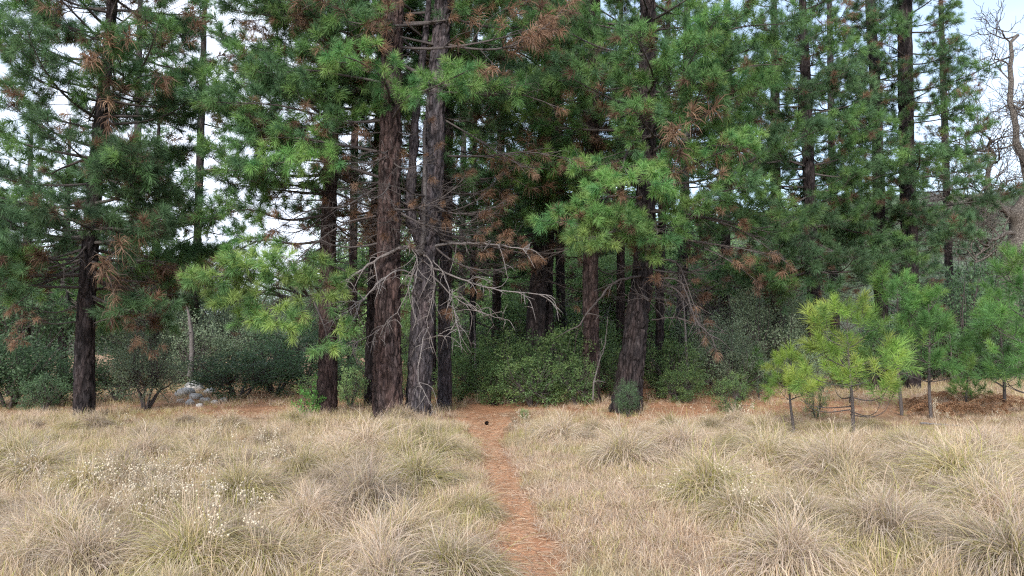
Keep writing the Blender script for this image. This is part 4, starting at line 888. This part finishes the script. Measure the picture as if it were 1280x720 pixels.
FS = [(110, 630), (150, 635), (85, 640), (160, 650), (195, 655), (245, 640), (205, 630), (235, 660), (260, 648), (300, 655), (180, 665), (280, 640), (230, 625), (330, 600), (310, 590), (280, 545), (260, 540), (300, 560), (120, 620), (50, 630), (345, 570), (390, 560), (360, 585), (840, 545), (880, 530), (1040, 520), (1170, 520), (1220, 545), (660, 545), (700, 560), (930, 520), (1010, 660), (940, 650), (830, 640), (1255, 530), (640, 535), (400, 555), (60, 570), (20, 610), (150, 540), (215, 680), (140, 690), (310, 690), (270, 700), (255, 610), (215, 605), (190, 615), (170, 625)]
for u, v in FS:
    p = GP(u + rg.normal(0, 4), v + 22); tag(obj('dried_wildflower', FLM[rg.integers(0, 5)], None, p, (0, 0, rg.uniform(0, 6.28)), rg.uniform(0.8, 1.15)), 'dry wildflower stalks with small cream heads, ' + beside(u, p[1]), 'wildflower', 'dried wildflowers in the meadow')

# needle litter and trodden straw on the trail and under the trees
mb = MB(); k = 9000; yy = 3.6 + 12.5 * rg.random(k) ** 1.3; xx = path_x(yy) + rg.normal(0, 0.20, k) * (1 + 1.3 * np.clip((yy - 11.5) / 3, 0, 1)); a = rg.uniform(0, 6.28, k); ln = rg.uniform(0.04, 0.15, k)
base = np.stack([xx, yy, gh(xx, yy) + 0.020], 1); d = np.stack([np.cos(a), np.sin(a), rg.normal(0.04, 0.12, k)], 1)
blades(mb, rg, base, d, ln, rg.uniform(0.003, 0.005, k), rg.uniform(0, 0.1, k), pickc(rg, k, (1.4, RUST), (0.8, STRAW)), pickc(rg, k, (1.4, RUST), (0.8, STRAW)), 2)
k = 9000; xx = rg.uniform(-6, 7, k); yy = rg.uniform(12.5, 19, k); kp = litter(xx, yy) > rg.random(k) * 0.9 + 0.1; xx, yy = xx[kp], yy[kp]; k = len(xx); a = rg.uniform(0, 6.28, k)
blades(mb, rg, np.stack([xx, yy, gh(xx, yy) + 0.012], 1), np.stack([np.cos(a), np.sin(a), rg.normal(0.15, 0.2, k)], 1), rg.uniform(0.06, 0.2, k), rg.uniform(0.004, 0.007, k), rg.uniform(0, 0.15, k), pickc(rg, k, (1, RUST)), pickc(rg, k, (1, RUST)), 2)
obj('needle_litter', mb.mesh('needle_litter', M['plain']), kind='stuff')

# dead bracken
def frond_mesh():
    mb = MB()
    for a in range(6):
        az = a * 1.05 + rg.normal(0, 0.3); dx, dy = math.cos(az), math.sin(az); h = rg.uniform(0.3, 0.5); l = rg.uniform(0.35, 0.6); col = RUST[rg.integers(0, 3)] * np.array((0.75, 0.68, 0.62))
        sp = bez([(0, 0, 0), (dx * l * 0.25, dy * l * 0.25, h), (dx * l * 0.8, dy * l * 0.8, h * 0.85), (dx * l * 1.1, dy * l * 1.1, h * 0.4)], 14); mb.tube(sp, np.linspace(0.006, 0.002, 14), 4, col)
        for i in range(4, 14):
            for s in (-1, 1):
                ll = 0.16 * (1 - abs(i - 7) / 9) * rg.uniform(0.8, 1.2); sd = np.array((-dy, dx, 0)) * s; k = 5
                bs = sp[i] + sd[None] * np.linspace(0, ll, k)[:, None] + np.array((0, 0, -1.0)) * (np.linspace(0, 1, k)[:, None] ** 2 * ll * 0.7)
                blades(mb, rg, np.repeat(bs, 2, 0), unit(np.tile(np.array([(dx, dy, -0.5), (-dx, -dy, -0.5)]), (k, 1)) + rg.normal(0, 0.3, (2 * k, 3))), np.full(2 * k, 0.05), np.full(2 * k, 0.022), np.full(2 * k, 0.4), np.tile(col, (2 * k, 1)) * rg.uniform(0.7, 1.3, (2 * k, 1)), np.tile(col, (2 * k, 1)), 2)
    return mb.mesh('dead_bracken', M['plain'])
FM = [frond_mesh() for _ in range(3)]
for q, (u, v) in enumerate([(1150, 512), (1172, 505), (1195, 512), (1215, 505), (1238, 510), (1258, 502), (1140, 508), (1188, 500), (1228, 515), (1275, 512), (1165, 518), (1245, 498), (1210, 518), (1205, 498)]):
    p = GP(u, v + 3); tag(obj('dead_bracken', FM[q % 3], None, p, (0, 0, q * 1.9), (0.7 + 0.1 * (q % 3), 0.7 + 0.1 * (q % 3), 0.55)), 'curled rust brown dead bracken in the dry grass by the green saplings', 'fern', 'dead bracken by the saplings')

# stones, pine cone, fallen sticks
def rock(u, v, s, label, group, seed, dark=1.0):
    r_ = np.random.default_rng(seed); n, m_ = 9, 14; th = np.linspace(0.05, math.pi - 0.05, n); ph = np.arange(m_) * 2 * math.pi / m_
    T, H_ = np.meshgrid(th, ph, indexing='ij'); X, Y, Z = np.sin(T) * np.cos(H_), np.sin(T) * np.sin(H_), np.cos(T)
    q = 0.75 + 0.5 * vnoise(X * 1.6 + seed, Y * 1.6, Z * 1.6); V = np.stack([X * q, Y * q * 0.8, Z * q * 0.62], -1) * s
    i, j = np.meshgrid(np.arange(n - 1), np.arange(m_), indexing='ij'); j2 = (j + 1) % m_
    mb = MB(); mb.add(V.reshape(-1, 3), np.stack([i * m_ + j, (i + 1) * m_ + j, (i + 1) * m_ + j2, i * m_ + j2], -1).reshape(-1, 4), np.array((1, 1, 1)) * dark)
    p = P(u, 423, v); tag(obj('rock', mb.mesh('rock', M['rock']), None, (p[0], v, float(gh(p[0], v)) + s * 0.3), (0, 0, seed * 1.7)), label, 'rock', group)
for q, (u, d, s) in enumerate([(233, 20.6, 0.30), (247, 20.0, 0.17), (240, 18.3, 0.13), (259, 19.2, 0.15), (245, 22.5, 0.34), (270, 18.6, 0.10), (281, 19.3, 0.13), (252, 17.8, 0.09), (264, 21.5, 0.2), (228, 19.0, 0.12)]):
    rock(u, d, s, 'pale grey stone in the heap behind the dry grass', 'pale stones in the gap', q + 1)
mb = MB()
for q in range(60):
    t = q / 60; a = q * 2.4; r = 0.035 * math.sin(math.pi * (0.15 + 0.8 * t)); b = np.array((r * math.cos(a), r * math.sin(a), t * 0.1)); e = b + np.array((math.cos(a) * 0.018, math.sin(a) * 0.018, 0.008)); mb.tube(np.array([b * (0.4, 0.4, 1), e]), (0.012, 0.005), 4, (0.5, 0.4, 0.35))
p = GP(607, 529); tag(obj('pine_cone', mb.mesh('pine_cone', M['bark_dark']), None, p + np.array((0, 0, 0.05)), (R(80), 0, 0.6), 0.75), 'small dark pine cone lying on the red trail', 'pine cone')
def stick(pix, r0, label, seed, mat='dead', tint=(1, 1, 1)):
    r_ = np.random.default_rng(seed); pts = bez([P(*q) for q in pix], 12); o0 = pts[0].copy(); mb = MB(); mb.tube(pts - o0 + r_.normal(0, r0 * 0.3, pts.shape), np.linspace(r0, r0 * 0.4, 12), 7, tint)
    tag(obj('fallen_stick', mb.mesh('fallen_stick', M[mat], True), None, o0), label, 'stick')
stick([(88, 575, 9.0), (110, 602, 8.7), (128, 650, 8.4)], 0.004, 'long pale dry stalk leaning across the grass', 1)
stick([(350, 622, 7.6), (354, 650, 7.5), (358, 680, 7.4)], 0.004, 'single upright pale dry stalk near a bunchgrass clump', 2)
stick([(590, 487, 20.5), (608, 489, 20.3), (622, 486, 20.2)], 0.045, 'short grey log lying beyond the end of the trail', 3)
stick([(1150, 529, 13.6), (1175, 530, 13.5), (1200, 532, 13.4)], 0.02, 'grey stick lying in the grass near the bracken', 5)

# chaparral on the far hillside: a mass of shrubs
rg2 = np.random.default_rng(51); k = 6000; x = rg2.uniform(-60, 210, k); y = rg2.uniform(75, 300, k); s = rg2.uniform(1.2, 2.8, k)
cs = lib('hill_shrub', [SHR[a][0][1] for a in ('grey', 'dark', 'grey')] + [BR[0]])
scatter('hill_scrub', np.stack([x, y, HILL(x, y) - 0.2], 1), rg2.uniform(0, 6.28, k), np.stack([s * 1.2, s * 1.2, s * 0.8], 1), rg2.integers(0, 4, k), cs, 0.05, 3)
